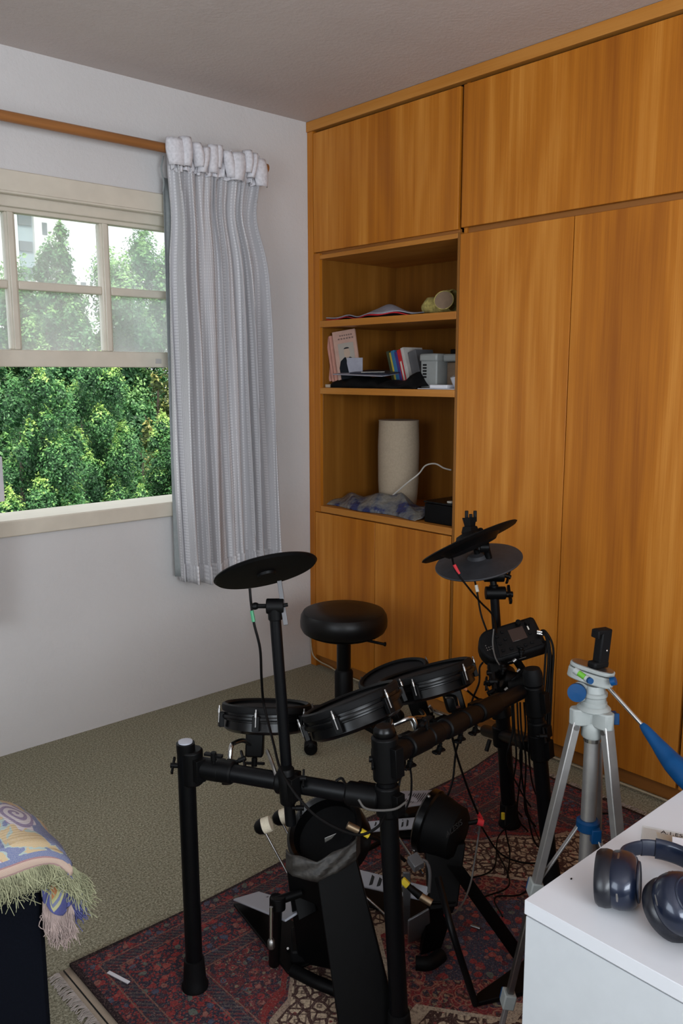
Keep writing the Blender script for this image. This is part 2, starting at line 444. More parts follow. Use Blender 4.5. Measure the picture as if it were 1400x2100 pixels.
# ------------------------------------------------------------------ geometry helpers
class MB:
    def __init__(s): s.v = []; s.f = []; s.uv = None
    def add(s, vs, fs):
        k = len(s.v); s.v += [tuple(q) for q in vs]; s.f += [tuple(i + k for i in f) for f in fs]; return s
    def box(s, lo, hi, mtx=None):
        vs = [Vector((x, y, z)) for x in (lo[0], hi[0]) for y in (lo[1], hi[1]) for z in (lo[2], hi[2])]
        if mtx is not None: vs = [mtx @ q for q in vs]
        return s.add(vs, [(0, 1, 3, 2), (4, 6, 7, 5), (0, 4, 5, 1), (2, 3, 7, 6), (0, 2, 6, 4), (1, 5, 7, 3)])
    def prism(s, pts, lo, hi, mtx=None):      # polygon pts (x,y) extruded along local z
        n = len(pts); vs = [Vector((p[0], p[1], lo)) for p in pts] + [Vector((p[0], p[1], hi)) for p in pts]
        if mtx is not None: vs = [mtx @ q for q in vs]
        fs = [tuple(range(n - 1, -1, -1)), tuple(range(n, 2 * n))] + [(i, (i + 1) % n, n + (i + 1) % n, n + i) for i in range(n)]
        return s.add(vs, fs)
    def lathe(s, prof, mtx=None, n=32, close=True):   # prof [(r,z)...]
        vs = []; fs = []
        for (r, z) in prof:
            for k in range(n):
                a = 2 * math.pi * k / n; q = Vector((r * math.cos(a), r * math.sin(a), z)); vs.append(mtx @ q if mtx is not None else q)
        m = len(prof)
        for j in range(m - 1):
            for k in range(n):
                fs.append((j * n + k, j * n + (k + 1) % n, (j + 1) * n + (k + 1) % n, (j + 1) * n + k))
        if close:
            if prof[0][0] > 1e-6: fs.append(tuple(range(n - 1, -1, -1)))
            if prof[-1][0] > 1e-6: fs.append(tuple((m - 1) * n + k for k in range(n)))
        return s.add(vs, fs)
    def cyl(s, a, b, r0, r1=None, n=20):
        a, b = Vector(a), Vector(b); r1 = r0 if r1 is None else r1
        q = (b - a).to_track_quat('Z', 'Y').to_matrix().to_4x4(); L = (b - a).length
        return s.lathe([(r0, 0), (r1, L)], Matrix.Translation(a) @ q, n)
    def tube(s, pts, r, n=10, res=6, smooth=True):
        pts = [Vector(p) for p in pts]
        if smooth and len(pts) > 2:
            out = []; P = [pts[0] * 2 - pts[1]] + pts + [pts[-1] * 2 - pts[-2]]
            for i in range(1, len(P) - 2):
                for k in range(res):
                    t = k / res; p0, p1, p2, p3 = P[i - 1:i + 3]
                    out.append(.5 * ((2 * p1) + (p2 - p0) * t + (2 * p0 - 5 * p1 + 4 * p2 - p3) * t * t + (3 * p1 - p0 - 3 * p2 + p3) * t ** 3))
            out.append(pts[-1]); pts = out
        vs = []; fs = []; up = None
        for i, p in enumerate(pts):
            t = (pts[min(i + 1, len(pts) - 1)] - pts[max(i - 1, 0)]).normalized()
            if up is None: up = t.orthogonal().normalized()
            up = (up - t * up.dot(t)).normalized(); sd = t.cross(up)
            rr = r
            if isinstance(r, (list, tuple)):
                q = i * (len(r) - 1) / (len(pts) - 1); q0 = min(int(q), len(r) - 2); rr = r[q0] + (r[q0 + 1] - r[q0]) * (q - q0)
            for k in range(n):
                a = 2 * math.pi * k / n; vs.append(p + (up * math.cos(a) + sd * math.sin(a)) * rr)
        for i in range(len(pts) - 1):
            for k in range(n):
                fs.append((i * n + k, i * n + (k + 1) % n, (i + 1) * n + (k + 1) % n, (i + 1) * n + k))
        fs.append(tuple(range(n - 1, -1, -1))); fs.append(tuple((len(pts) - 1) * n + k for k in range(n)))
        return s.add(vs, fs)
    def ball(s, c, r, n=16, m=10, mtx=None):
        r = r if isinstance(r, (tuple, list)) else (r, r, r); c = Vector(c)
        vs = []; fs = []
        for j in range(1, m):
            th = math.pi * j / m
            for k in range(n):
                a = 2 * math.pi * k / n
                q = Vector((r[0] * math.sin(th) * math.cos(a), r[1] * math.sin(th) * math.sin(a), r[2] * math.cos(th)))
                if mtx is not None: q = mtx @ q
                vs.append(c + q)
        t = Vector((0, 0, r[2])); t = mtx @ t if mtx is not None else t
        vs += [c + t, c - t]; T = len(vs) - 2
        for j in range(m - 2):
            for k in range(n): fs.append((j * n + k, (j + 1) * n + k, (j + 1) * n + (k + 1) % n, j * n + (k + 1) % n))
        for k in range(n):
            fs.append((T, k, (k + 1) % n)); fs.append((T + 1, (m - 2) * n + (k + 1) % n, (m - 2) * n + k))
        return s.add(vs, fs)
    def grid(s, fn, nu, nv, uvfn=None, thick=0):
        vs = [Vector(fn(i / nu, j / nv)) for j in range(nv + 1) for i in range(nu + 1)]
        fs = [(j * (nu + 1) + i, j * (nu + 1) + i + 1, (j + 1) * (nu + 1) + i + 1, (j + 1) * (nu + 1) + i) for j in range(nv) for i in range(nu)]
        if uvfn: s.uv = [uvfn(i / nu, j / nv) for j in range(nv + 1) for i in range(nu + 1)]
        return s.add(vs, fs)
    def build(s, name, mt, parent=None, bevel=0, smooth=True, angle=38, solid=0, subsurf=0):
        me = bpy.data.meshes.new(name); me.from_pydata(s.v, [], s.f); me.update()
        if s.uv:
            l = me.uv_layers.new(name='UVMap'); idx = np.zeros(len(me.loops), dtype=np.int32); me.loops.foreach_get('vertex_index', idx)
            l.data.foreach_set('uv', np.array(s.uv, dtype=np.float32)[idx].ravel())
        if smooth:
            me.polygons.foreach_set('use_smooth', [True] * len(me.polygons)); me.set_sharp_from_angle(angle=math.radians(angle))
        mt = M[mt] if isinstance(mt, str) else mt
        me.materials.append(mt)
        o = bpy.data.objects.new(name, me); COL.objects.link(o)
        if parent is not None: setpar(o, parent)
        if solid:
            q = o.modifiers.new('solid', 'SOLIDIFY'); q.thickness = solid
        if bevel:
            q = o.modifiers.new('bevel', 'BEVEL'); q.width = bevel; q.segments = 2; q.limit_method = 'ANGLE'; q.angle_limit = math.radians(40)
        if subsurf:
            q = o.modifiers.new('sub', 'SUBSURF'); q.levels = subsurf; q.render_levels = subsurf
        return o


def wloc(o):          # meshes keep world coordinates; only the top empties stand off the origin
    return Vector(o.location) if o.parent is None else Vector((0, 0, 0))


def setpar(o, p):
    o.parent = p; o.matrix_parent_inverse = Matrix.Translation(-wloc(p))


def wtrans(p):
    return wloc(p)


def text_mesh(body, size, mt, name, parent, mw, extrude=.0004, shear=0., center=False):
    c = bpy.data.curves.new(name, 'FONT'); c.body = body; c.size = size; c.extrude = extrude; c.shear = shear
    if center: c.align_x = 'CENTER'
    t = bpy.data.objects.new(name + '_tmp', c); COL.objects.link(t); bpy.context.view_layer.update()
    me = bpy.data.meshes.new_from_object(t.evaluated_get(bpy.context.evaluated_depsgraph_get()))
    me.transform(mw); bpy.data.objects.remove(t, do_unlink=True); bpy.data.curves.remove(c)
    me.name = name; me.materials.clear(); me.materials.append(M[mt])
    o = bpy.data.objects.new(name, me); COL.objects.link(o); setpar(o, parent); return o


def thing(name, label, cat, loc=(0, 0, 0), group=None, kind=None):
    o = bpy.data.objects.new(name, None); COL.objects.link(o); o.location = Vector(loc); o.empty_display_size = .05
    o['label'] = label
    if cat: o['category'] = cat
    if group: o['group'] = group
    if kind: o['kind'] = kind
    return o


def tag(o, label, cat, group=None, kind=None):
    o['label'] = label
    if cat: o['category'] = cat
    if group: o['group'] = group
    if kind: o['kind'] = kind
    return o


def struct(o, label=None):
    o['kind'] = 'structure'
    if label: o['label'] = label
    return o


def frame(origin, z, x=None):
    z = Vector(z).normalized(); x = Vector(x) if x is not None else z.orthogonal()
    x = (x - z * x.dot(z)).normalized(); y = z.cross(x)
    m = Matrix((x, y, z)).transposed().to_4x4(); m.translation = Vector(origin); return m


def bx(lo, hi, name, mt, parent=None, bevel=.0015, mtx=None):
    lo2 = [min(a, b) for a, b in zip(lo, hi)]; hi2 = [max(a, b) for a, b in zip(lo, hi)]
    return MB().box(lo2, hi2, mtx).build(name, mt, parent, bevel=bevel)


# ================================================================== STRUCTURE
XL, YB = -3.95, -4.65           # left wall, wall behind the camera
CX = .56                        # back of the wardrobe
fl = MB().box((XL, YB, -.12), (CX, 0, 0)).build('floor', 'carpet', smooth=False); struct(fl, 'greenish grey loop pile carpet floor')
ce = MB().box((XL - .15, YB - .15, H), (CX + .15, .2, H + .12)).build('ceiling', 'ceil', smooth=False); struct(ce, 'dull mauve grey plaster ceiling')
WX0, WX1, WZ0, WZ1 = -2.75, -.62, .90, 2.20      # window opening in the back wall
wb = MB()
wb.box((XL - .15, 0, -.12), (WX0, .18, H)); wb.box((WX1, 0, -.12), (CX + .15, .18, H))
wb.box((WX0, 0, -.12), (WX1, .18, WZ0)); wb.box((WX0, 0, WZ1), (WX1, .18, H))
struct(wb.build('wall_back', 'wall', smooth=False), 'off-white rough plaster wall with the window')
wl = MB(); wl.box((XL - .15, YB, -.12), (XL, -3.4, H)); wl.box((XL - .15, -1.6, -.12), (XL, 0, H)); wl.box((XL - .15, -3.4, -.12), (XL, -1.6, .95)); wl.box((XL - .15, -3.4, 2.3), (XL, -1.6, H))
struct(wl.build('wall_left', 'wall', smooth=False))
wf = MB(); wf.box((XL - .15, YB - .15, -.12), (-3.45, YB, H)); wf.box((-1.65, YB - .15, -.12), (CX + .15, YB, H)); wf.box((-3.45, YB - .15, -.12), (-1.65, YB, .95)); wf.box((-3.45, YB - .15, 2.3), (-1.65, YB, H))
struct(wf.build('wall_front', 'wall', smooth=False))
struct(MB().box((CX, YB, -.12), (CX + .15, 0, H)).build('wall_right', 'wall', smooth=False))

# ------------------------------------------------------------------ window
win = thing('window_1', 'cream painted wooden sash window with small panes', None, (WX0, .05, WZ0), kind='structure')
bx((WX0 - .05, -.018, 2.145), (WX1 + .05, .02, 2.222), 'casing_head', 'cream', win, .004)
bx((WX0 - .05, -.026, 2.137), (WX1 + .05, .0, 2.147), 'casing_bead', 'cream', win, .003)
bx((WX0 - .05, -.022, .872), (WX1 + .05, .01, .934), 'apron', 'cream', win, .005)
bx((WX0, -.018, .915), (WX1, .19, .936), 'window_sill', 'cream', win, .004)
bx((WX1 - .03, -.018, .935), (WX1 + .06, .15, 2.15), 'jamb', 'cream', win, .003)
bx((WX0 - .06, -.018, .935), (WX0 + .03, .15, 2.15), 'jamb', 'cream', win, .003)
bx((WX0, .02, 2.10), (WX1, .16, 2.2), 'head_lining', 'cream', win, .003)
SY0, SY1 = .045, .085
bx((WX0 + .03, SY0, 2.085), (WX1 - .03, SY1, 2.135), 'sash_top_rail', 'cream', win, .003)
bx((WX0 + .03, SY0 - .005, 1.515), (WX1 - .03, SY1, 1.580), 'sash_bottom_rail', 'cream', win, .004)
xs = [-1.411 - .4 * k for k in range(3, 0, -1)] + [-1.411, -1.030]
xe = [WX0 + .05] + xs + [WX1 - .05]
for k, x in enumerate(xs):
    bx((x - .0205, SY0, 1.58), (x + .0205, SY1, 2.085), 'muntin', 'cream', win, .006)
    bx((x - .011, SY0 - .008, 1.58), (x + .011, SY0 + .002, 2.085), 'glazing_bead', 'cream', win, .003)
for a, b_ in zip(xe[:-1], xe[1:]):
    bx((a + .0195, SY0 + .002, 1.806), (b_ - .0195, SY1 - .002, 1.838), 'muntin', 'cream', win, .005)
for x in (WX0 + .03, WX1 - .03):
    bx((x - .02, SY0, 1.58), (x + .02, SY1, 2.085), 'sash_stile', 'cream', win, .003)
for a, b_ in zip(xe[:-1], xe[1:]):
    for z0, z1 in ((1.575, 1.81), (1.834, 2.09)):
        bx((a + .012, .062, z0), (b_ - .012, .066, z1), 'pane', 'glass', win, 0)
bx((-.822, SY0 - .009, 1.532), (-.795, SY0 - .004, 1.552), 'paper_sticker', 'cardpale', win, .0005)
lb = yp(2, 985, .115)
bx((lb.x - .03, .10, yp(4, 1028, .115).z), (yp(5, 985, .115).x, .13, yp(2, 936, .115).z), 'white_bar', 'paper', win, .004)  # plain white bar low in the window opening
for (nm, x0, y0, x1, y1) in (('fill_window_2', -3.45, YB - .1, -1.65, YB - .06), ('fill_window_3', XL - .1, -3.4, XL - .06, -1.6)):  # unseen windows added to hold the fill lights
    wi = thing(nm, 'plain painted frame of an unseen window added for the fill light', None, (x0, y0, .95), kind='structure')
    mb = MB()
    if nm == 'fill_window_2':
        for a, b_, c, d in ((x0, x1, .95, 1.0), (x0, x1, 2.25, 2.3), (x0, x0 + .05, 1., 2.25), (x1 - .05, x1, 1., 2.25)): mb.box((a, y0, c), (b_, y1, d))
    else:
        for a, b_, c, d in ((y0, y1, .95, 1.0), (y0, y1, 2.25, 2.3), (y0, y0 + .05, 1., 2.25), (y1 - .05, y1, 1., 2.25)): mb.box((x0, a, c), (x1, b_, d))
    mb.build('sash_frame', 'cream', wi)

# ================================================================== WARDROBE
G = .0035
lu = thing('wardrobe', 'honey veneer wardrobe unit with open shelf niche beside the window wall', 'wardrobe', (.28, -.47, 0))
tu = thing('wardrobe', 'tall honey veneer wardrobe unit with plain full-height doors right of niche', 'wardrobe', (.28, -2.0, 0))
TH = .02
bx((TH, -.040, 0), (CX, -.001, 2.604), 'side_panel', 'wood', lu)
bx((0, -.040, 0), (TH, -.001, 2.604), 'filler_strip', 'wood', lu)
bx((.0, -.0848, .81), (.019, -.0405, 2.05), 'edge_strip', 'wood', lu)
bx((.0195, -.0848, .81), (CX, -.042, 2.05), 'niche_side', 'wood_shade', lu)
bx((.024, -.0848, .06), (CX, -.042, .809), 'inner_side', 'wood_shade', lu)
bx((.002, -.944, .06), (CX, -.931, 2.045), 'niche_side', 'wood_shade', lu)
bx((.52, -.931, .06), (CX, -.085, 2.6), 'back_panel', 'wood_shade', lu)
bx((0.002, -.931, 2.022), (.52, -.085, 2.042), 'niche_top', 'wood_y', lu)
bx((0.0, -.9315, 1.706), (.52, -.0855, 1.737), 'shelf', 'wood_y', lu)
bx((0.0, -.9315, 1.391), (.52, -.0855, 1.421), 'shelf', 'wood_y', lu)
bx((0.0, -.9315, .812), (.52, -.0855, .842), 'counter_shelf', 'wood_y', lu)
bx((0, -.932, 2.056), (TH, -.044, 2.592), 'upper_door', 'wood', lu)
bx((0.016, -.931, 2.04), (.03, -.045, 2.06), 'door_shadow_rail', 'wood_dk', lu)
bx((0, -.468, .062), (TH, -.044, .806), 'lower_door', 'wood', lu)
bx((0, -.927, .062), (TH, -.4715, .806), 'lower_door', 'wood', lu)
bx((.025, -.93, 0), (.04, -.042, .062), 'plinth', 'wood_dk', lu)
bx((.022, -.938, .8), (.04, -.042, .815), 'top_rail', 'wood_dk', lu)
# tall unit
bx((.022, -.962, 0), (CX, -.946, 2.604), 'side_panel', 'wood', tu)
bx((0, -2.80, 2.060), (TH, -.949, 2.592), 'upper_door', 'wood', tu)
for a, b_ in ((-.9465, -1.4645), (-1.468, -1.9655), (-1.975, -2.47), (-2.474, -2.97), (-2.974, -3.47)):
    bx((0, b_, .062), (TH, a, 2.036), 'tall_door', 'wood', tu)
bx((0, -3.8, 2.060), (TH, -2.804, 2.592), 'upper_door', 'wood', tu)
bx((.030, -3.8, 2.03), (.05, -.947, 2.065), 'recessed_rail', 'wood_dk', tu)
bx((.022, -3.8, 0), (.038, -.947, .058), 'plinth', 'wood_dk', tu)
bx((.022, -3.8, .055), (CX, -3.78, 2.6), 'side_panel', 'wood', tu)
cr = MB().box((-.006, -3.8, 2.604), (.03, -.001, H - .001)).build('trim_1', 'wood_dk', bevel=.002); struct(cr, 'honey wood cornice strip along wardrobe top')
cr.data.materials[0] = M['wood_y']

# ================================================================== CURTAIN + ROD
rod = thing('curtain_rod', 'brown wooden curtain rod above the window', 'curtain rod', (-1.4, -.10, 2.36))
RZ = yp(380, 312, -.10).z
MB().cyl((-3.0, -.10, RZ), (-.315, -.10, RZ), .0185, n=24).build('pole', 'rodwood', rod)
MB().lathe([(.0, .006), (.012, .005), (.0195, .0), (.0195, -.012), (.0, -.012)][::-1], frame((-.315, -.10, RZ), (1, 0, 0)), 20).build('finial', 'rodwood', rod)
for x in (-.36, -2.9):
    mb = MB().cyl((x, -.0005, RZ), (x, -.085, RZ), .011); mb.box((x - .02, -.012, RZ - .035), (x + .02, 0, RZ + .035))
    mb.build('bracket', 'rodwood', rod, bevel=.002)

cur = thing('curtain', 'pale grey woven curtain gathered on the rod beside the wardrobe', 'curtain', (-.5, -.10, .55))
CY = -.105
TL, TR = yp(345, 320, CY).x, yp(530, 360, CY).x
BL, BR = yp(380, 1195, CY).x, yp(566, 1150, CY).x
ztop, zbl = RZ + .020, yp(385, 1198, CY).z
NF = 8


def cfun(s, t):
    tt = t
    # gather: narrow below the heading then widening
    ww = 1 - .075 * math.exp(-((tt - .13) / .08) ** 2)
    xl = TL + (BL - TL) * tt ** 4; xr = TR + (BR - TR) * tt ** .8
    if s > .7: xr -= 0
    xr -= .030 * math.exp(-((tt - .11) / .07) ** 2)
    mid = .5 * (xl + xr)
    drift = .35 * math.sin(2.2 * s * math.pi) * (tt ** .7)
    sw = s + .035 * math.sin(2 * math.pi * s * 1.5 + .6) + .02 * math.sin(2 * math.pi * s * 4)
    if s < .14: sw = sw * (.35 + .65 * s / .14)
    ph = sw * NF * 2 * math.pi + drift * 1.6 + .9 * math.exp(-tt / .12) * math.sin(s * 14)
    A = .018 + .032 * min(1, tt * 2.5)
    x = xl + (xr - xl) * (s + .010 * math.sin(ph * 2 + 1))
    x = mid + (x - mid) * ww
    y = CY + A * math.sin(ph) * (.75 + .4 * math.sin(7.3 * s + 1)) + .008 * math.sin(ph * 2.3 + 4 * tt)
    y += .012 * math.sin(s * 31 + 9 * tt) * tt * (1 - tt)
    if tt > .06 and tt < .5: y -= .02 * math.exp(-((s - .9) / .08) ** 2) * math.sin((tt - .06) / .44 * math.pi)
    z = ztop - .045 - tt * (ztop - .045 - (zbl + .012 * math.sin(s * 9 + 2) + .02 * s))
    return (x, y, z)


mb = MB(); mb.grid(cfun, 260, 90, lambda s, t: (s * 1.7, t * 1.85)); mb.build('curtain_cloth', 'curtain', cur, solid=.0025)
mb = MB(); mb.grid(lambda s, t: tuple(Vector(cfun(s, .955 + .047 * t)) + Vector((0, -.004, 0))), 200, 3, lambda s, t: (s * .6, t * .06)); mb.build('hem', 'curtain', cur, solid=.003)
mb = MB(); mb.grid(lambda s, t: (cfun(s, 0)[0] + .003 * math.sin(90 * s), CY - .012 + .012 * math.sin(s * 95 + 3 * t) + .005 * math.sin(s * 210), ztop + .012 + .006 * math.sin(60 * s) - .115 * t), 220, 6); mb.build('heading_band', 'heading', cur, solid=.003)
# heading pouches
hx = [.03, .145, .25, .335, .42, .50, .60, .71, .80, .88, .965]
hw = [.042, .026, .022, .020, .024, .016, .022, .036, .020, .016, .034]
for k, (a, w_) in enumerate(zip(hx, hw)):
    x = TL + (TR - TL) * a; mb = MB(); h = .100 + .012 * math.sin(k * 2.1); zt = ztop + .012 * math.sin(k * 1.7) + .012
    tw = .25 * math.sin(k * 1.3)
    fx = lambda s, t, x=x, w_=w_, h=h, zt=zt, tw=tw, k=k: (x + w_ * math.cos(math.pi * (1 - s)) * (.78 + .22 * math.sin(math.pi * min(1, t + .1))) + tw * .05 * (t - .5) - .012 * t * (1 if k % 2 else -.6),
                                                    CY - .028 - (.030 + .010 * math.sin(k)) * math.sin(math.pi * s) * (.72 + .28 * math.sin(math.pi * t)), zt - h * t)
    mb.grid(fx, 16, 8, lambda s, t, k=k: (s * .06 + k, t * .1)); mb.build('pleat', 'heading', cur, solid=.004)
for k in range(12):
    x = TL + .01 + (TR - TL + .02) * (k + .3) / 12
    pts = [(x, CY + .005 + .030 * math.sin(a), RZ + .030 * math.cos(a)) for a in [2 * math.pi * q / 10 for q in range(10)]]
    MB().tube(pts + [pts[0]], .0045, 6, 2).build('curtain_ring', 'rodwood', cur)
mb = MB()
mb.grid(lambda s, t: (yp(336, 400, -.05).x - .004 + .12 * s + .0 * t, -.052 + .012 * math.sin(s * 9 + t * 2), 2.28 - t * (2.28 - yp(350, 1185, -.05).z)), 30, 30, lambda s, t: (s, t))
mb.build('lining', 'lining', cur, solid=.002)
mb = MB(); mb.tube([(TL + .004, -.06, 2.36), (TL - .004, -.055, 2.31), (TL + .002, -.06, 2.26), (TL - .002, -.058, 2.22)], .0035, 6); mb.build('drawstring', 'lining', cur)

# other curtain, just reaching into the frame at the left edge
cur2 = thing('curtain', 'pale curtain drawn aside at the far end of the window', 'curtain', (-1.9, -.10, .55))
XE = yp(3, 1215, CY).x
mb = MB()
mb.grid(lambda s, t: (-2.35 + s * (XE - .03 + 2.35) + .030 * s * max(0, math.sin((t - .55) * 7)) * (t > .55), CY + .03 * math.sin(s * 50), ztop - .02 - t * (ztop - .02 - .57)), 160, 60, lambda s, t: (s * 1.4, t * 1.8))
mb.build('curtain_cloth', 'curtain', cur2, solid=.0025)

# ================================================================== NICHE CONTENT
def box_at(name, lab, cat, lo, hi, mt, rotz=0, group=None, bevel=.002, par=None):
    c = Vector([(a + b) / 2 for a, b in zip(lo, hi)]); mt_ = Matrix.Translation(c) @ Matrix.Rotation(rotz, 4, 'Z') @ Matrix.Translation(-c)
    o = bx(lo, hi, name, mt, par, bevel, mt_)
    if lab: tag(o, lab, cat, group)
    return o


S1, S2, S3 = 1.7375, 1.4215, .8425


def yat(px, x=0.12, py=700): return xp(px, py, x).y


# folded cloth on the top shelf
ya, yb = yat(672, .1, 640), yat(868, .12, 640)
cl = thing('folded_cloth', 'crumpled pale grey cloth with red trim lying on the top shelf', 'cloth', (.15, (ya + yb) / 2, S1))


def cf(s, t, up=0):
    y = ya + (yb - ya) * s; x = .03 + .26 * t + .02 * math.sin(s * 7)
    z = S1 + .006 + up + (.052 * math.sin(math.pi * min(1, s * .9)) ** 1.2 * (.6 + .4 * math.sin(9 * s + 5 * t))) * math.sin(math.pi * (.08 + .84 * t)) + .004 * math.sin(23 * s + 11 * t)
    return (x, y, max(z, S1 + .003))


mb = MB(); mb.grid(lambda s, t: cf(s, t, .006), 50, 20, lambda s, t: (s, t)); mb.build('cloth_body', 'papergrey', cl, solid=.004)
mb = MB(); mb.grid(lambda s, t: tuple(Vector(cf(s, .02 + t * .3, -.001)) + Vector((-.008, .004, -.002))), 50, 4, lambda s, t: (s, t)); mb.build('red_trim', 'red', cl, solid=.003)
bg_ = thing('fabric_bag', 'yellow fabric bag with dark open mouth on the top shelf', 'bag', (.1, -.86, S1))
yc = yat(905, .12, 625)
mb = MB()
Mx = frame((.14, yc + .02, S1 + .047), (0, -1, .12), (0, 0, 1))
prof = [(.0, -.10), (.022, -.095), (.034, -.06), (.041, -.01), (.048, .04), (.047, .07), (.042, .07), (.038, .03), (.0, .02)]
mb.lathe(prof, Mx, 24)
mb.v = [(x + .006 * math.sin(40 * y), y, max(S1 + .002, z * 1. + .006 * math.sin(60 * y + 30 * x))) for x, y, z in mb.v]
M['ybag'] = simple('yellow_fabric', (.36, .30, .09), .9, noise=.45, scale=60, bump=.5)
mb.build('bag_body', 'ybag', bg_)
mb = MB().lathe([(.0, .0), (.040, .0), (.041, .004), (.0, .004)], frame((.088, yc - .042, S1 + .055), (-.75, -.45, .3)), 24); mb.build('bag_mouth', 'card', bg_)
pts = [Vector((.086, yc - .043, S1 + .056)) + frame((0, 0, 0), (-.75, -.45, .3)).to_3x3() @ Vector((.041 * math.cos(a), .041 * math.sin(a), .003)) for a in [2 * math.pi * q / 20 for q in range(21)]]
MB().tube(pts, .0018, 6, 1).build('rim', 'ybag', bg_)

# books, left cluster (portrait cover faces the room)
M['cover'] = simple('salmon_cover', (.36, .20, .145), .45, noise=.08)
M['coverpink'] = simple('pink_book', (.40, .17, .12), .6, noise=.1)
M['pages'] = simple('book_pages', (.45, .38, .29), .8, noise=.1, scale=200)
M['suit'] = simple('printed_suit', (.010, .012, .015), .9, spec=.08)
M['skin'] = simple('printed_face', (.34, .24, .17), .5)
M['printpale'] = simple('printed_ground', (.27, .23, .19), .5)
M['letter'] = simple('printed_lettering', (.12, .06, .045), .5)
gl = 'books stacked at the left of the middle shelf'
bh = .235


def book_frame(px0, px1, xd, lean, yaw):
    y0 = yat(px0, xd, 740)
    return Matrix.Translation((xd, y0, S2)) @ Matrix.Rotation(yaw, 4, 'Z') @ Matrix.Rotation(lean, 4, 'Y')


# the portrait book: cover plane in local YZ, faces -X
P0 = xp(694, 775, .045); P1 = xp(730, 768, .14)
wbk = .112
fb = Matrix.Translation((.045, P0.y, S2 + .030)) @ Matrix.Rotation(math.radians(36), 4, 'Z') @ Matrix.Rotation(math.radians(-9), 4, 'X') @ Matrix.Rotation(math.radians(5), 4, 'Y')
pb = thing('book', 'upright salmon book with a dark-suited man printed on its cover', 'book', (.13, P0.y, S2), gl)
MB().box((0, -wbk, 0), (.002, 0, bh), fb).build('front_cover', 'cover', pb, bevel=.0005)
MB().box((.002, -wbk + .003, .003), (.016, -.003, bh - .003), fb).build('pages', 'pages', pb)
MB().box((.016, -wbk, 0), (.018, 0, bh), fb).build('rear_cover', 'cover', pb, bevel=.0005)
dec = MB().prism([(0, 0)] * 0 + [(-.135, .03), (-.015, .03), (-.015, .165), (-.135, .165)], 0, .0004, fb @ frame((-.0008, 0, 0), (-1, 0, 0), (0, 1, 0)))
fcv = fb @ Matrix(((0, 0, -1, -.0008), (1, 0, 0, 0), (0, 1, 0, 0), (0, 0, 0, 1)))   # local (u,v,depth) -> cover plane


def plate(poly, d, name, mt, par):
    MB().prism(poly, d, d + .0004, fcv).build(name, mt, par, smooth=False)


plate([(-.096, .02), (-.02, .02), (-.02, .175), (-.096, .175)], .0002, 'printed_ground', 'printpale', pb)
plate([(-.108, .0), (-.016, .0), (-.014, .06), (-.024, .092), (-.045, .108), (-.075, .106), (-.100, .085)], .0007, 'printed_suit', 'suit', pb)
plate([(-.060 + .015 * math.cos(a), .128 + .025 * math.sin(a)) for a in [k * math.pi / 8 for k in range(16)]], .0012, 'printed_face', 'skin', pb)
plate([(-.068, .106), (-.052, .106), (-.060, .06)], .0012, 'printed_shirt', 'printpale', pb)
plate([(-.060 + .0135 * math.cos(a), .147 + .007 * math.sin(a)) for a in [k * math.pi / 8 for k in range(9)]], .0016, 'printed_hair', 'suit', pb)
for k, (a0, a1, z) in enumerate(((-.095, -.03, .208), (-.10, -.02, .193))):
    for q in range(6):
        u0 = a0 + (a1 - a0) * q / 6; plate([(u0, z), (u0 + (a1 - a0) / 9, z), (u0 + (a1 - a0) / 9, z + .007), (u0, z + .007)], .0007, 'printed_word', 'letter', pb)
for k in range(3):
    f2 = Matrix.Translation((.050 + .004 * k, max(xp(687 - 6 * k, 775, .05 + .004 * k).y, -9) - .0, S2 + .025 + .002 * k)) @ Matrix.Rotation(math.radians(38 + 3 * k), 4, 'Z') @ Matrix.Rotation(math.radians(-9), 4, 'X') @ Matrix.Rotation(math.radians(5), 4, 'Y')
    b_ = thing('book', ['pinkish spine book right behind the portrait book', 'second pinkish book behind the portrait book', 'pinkish book leaning against the niche side wall'][k], 'book', tuple(f2.translation), gl)
    hh = bh - .012 - .006 * k
    MB().box((.0, -wbk + .02, 0), (.014, 0, hh), f2).build('cover', 'coverpink', b_, bevel=.001)
    MB().box((.0025, -wbk + .018, .003), (.0115, -.004, hh + .0006), f2).build('pages', 'pages', b_)
bk = box_at('book', 'cream paperback lying flat under the dark clutter on the middle shelf', 'book', (.03, xp(735, 785, .05).y, S2), (.21, xp(673, 785, .05).y, S2 + .016), 'pages', .04, gl)
box_at('book', 'thin cream booklet lying on the flat paperback', 'book', (.05, xp(725, 780, .05).y, S2 + .0165), (.20, xp(680, 780, .05).y, S2 + .024), 'whiteband', -.05, gl)
# white card
f3_ = Matrix.Translation((.085, xp(727, 750, .085).y, S2 + .066)) @ Matrix.Rotation(.30, 4, 'Z')
tag(MB().box((0, -.043, 0), (.0015, .043, .075), f3_).build('note_card', 'papergrey', bevel=.0003), 'pale grey square card propped before the portrait book', 'card')
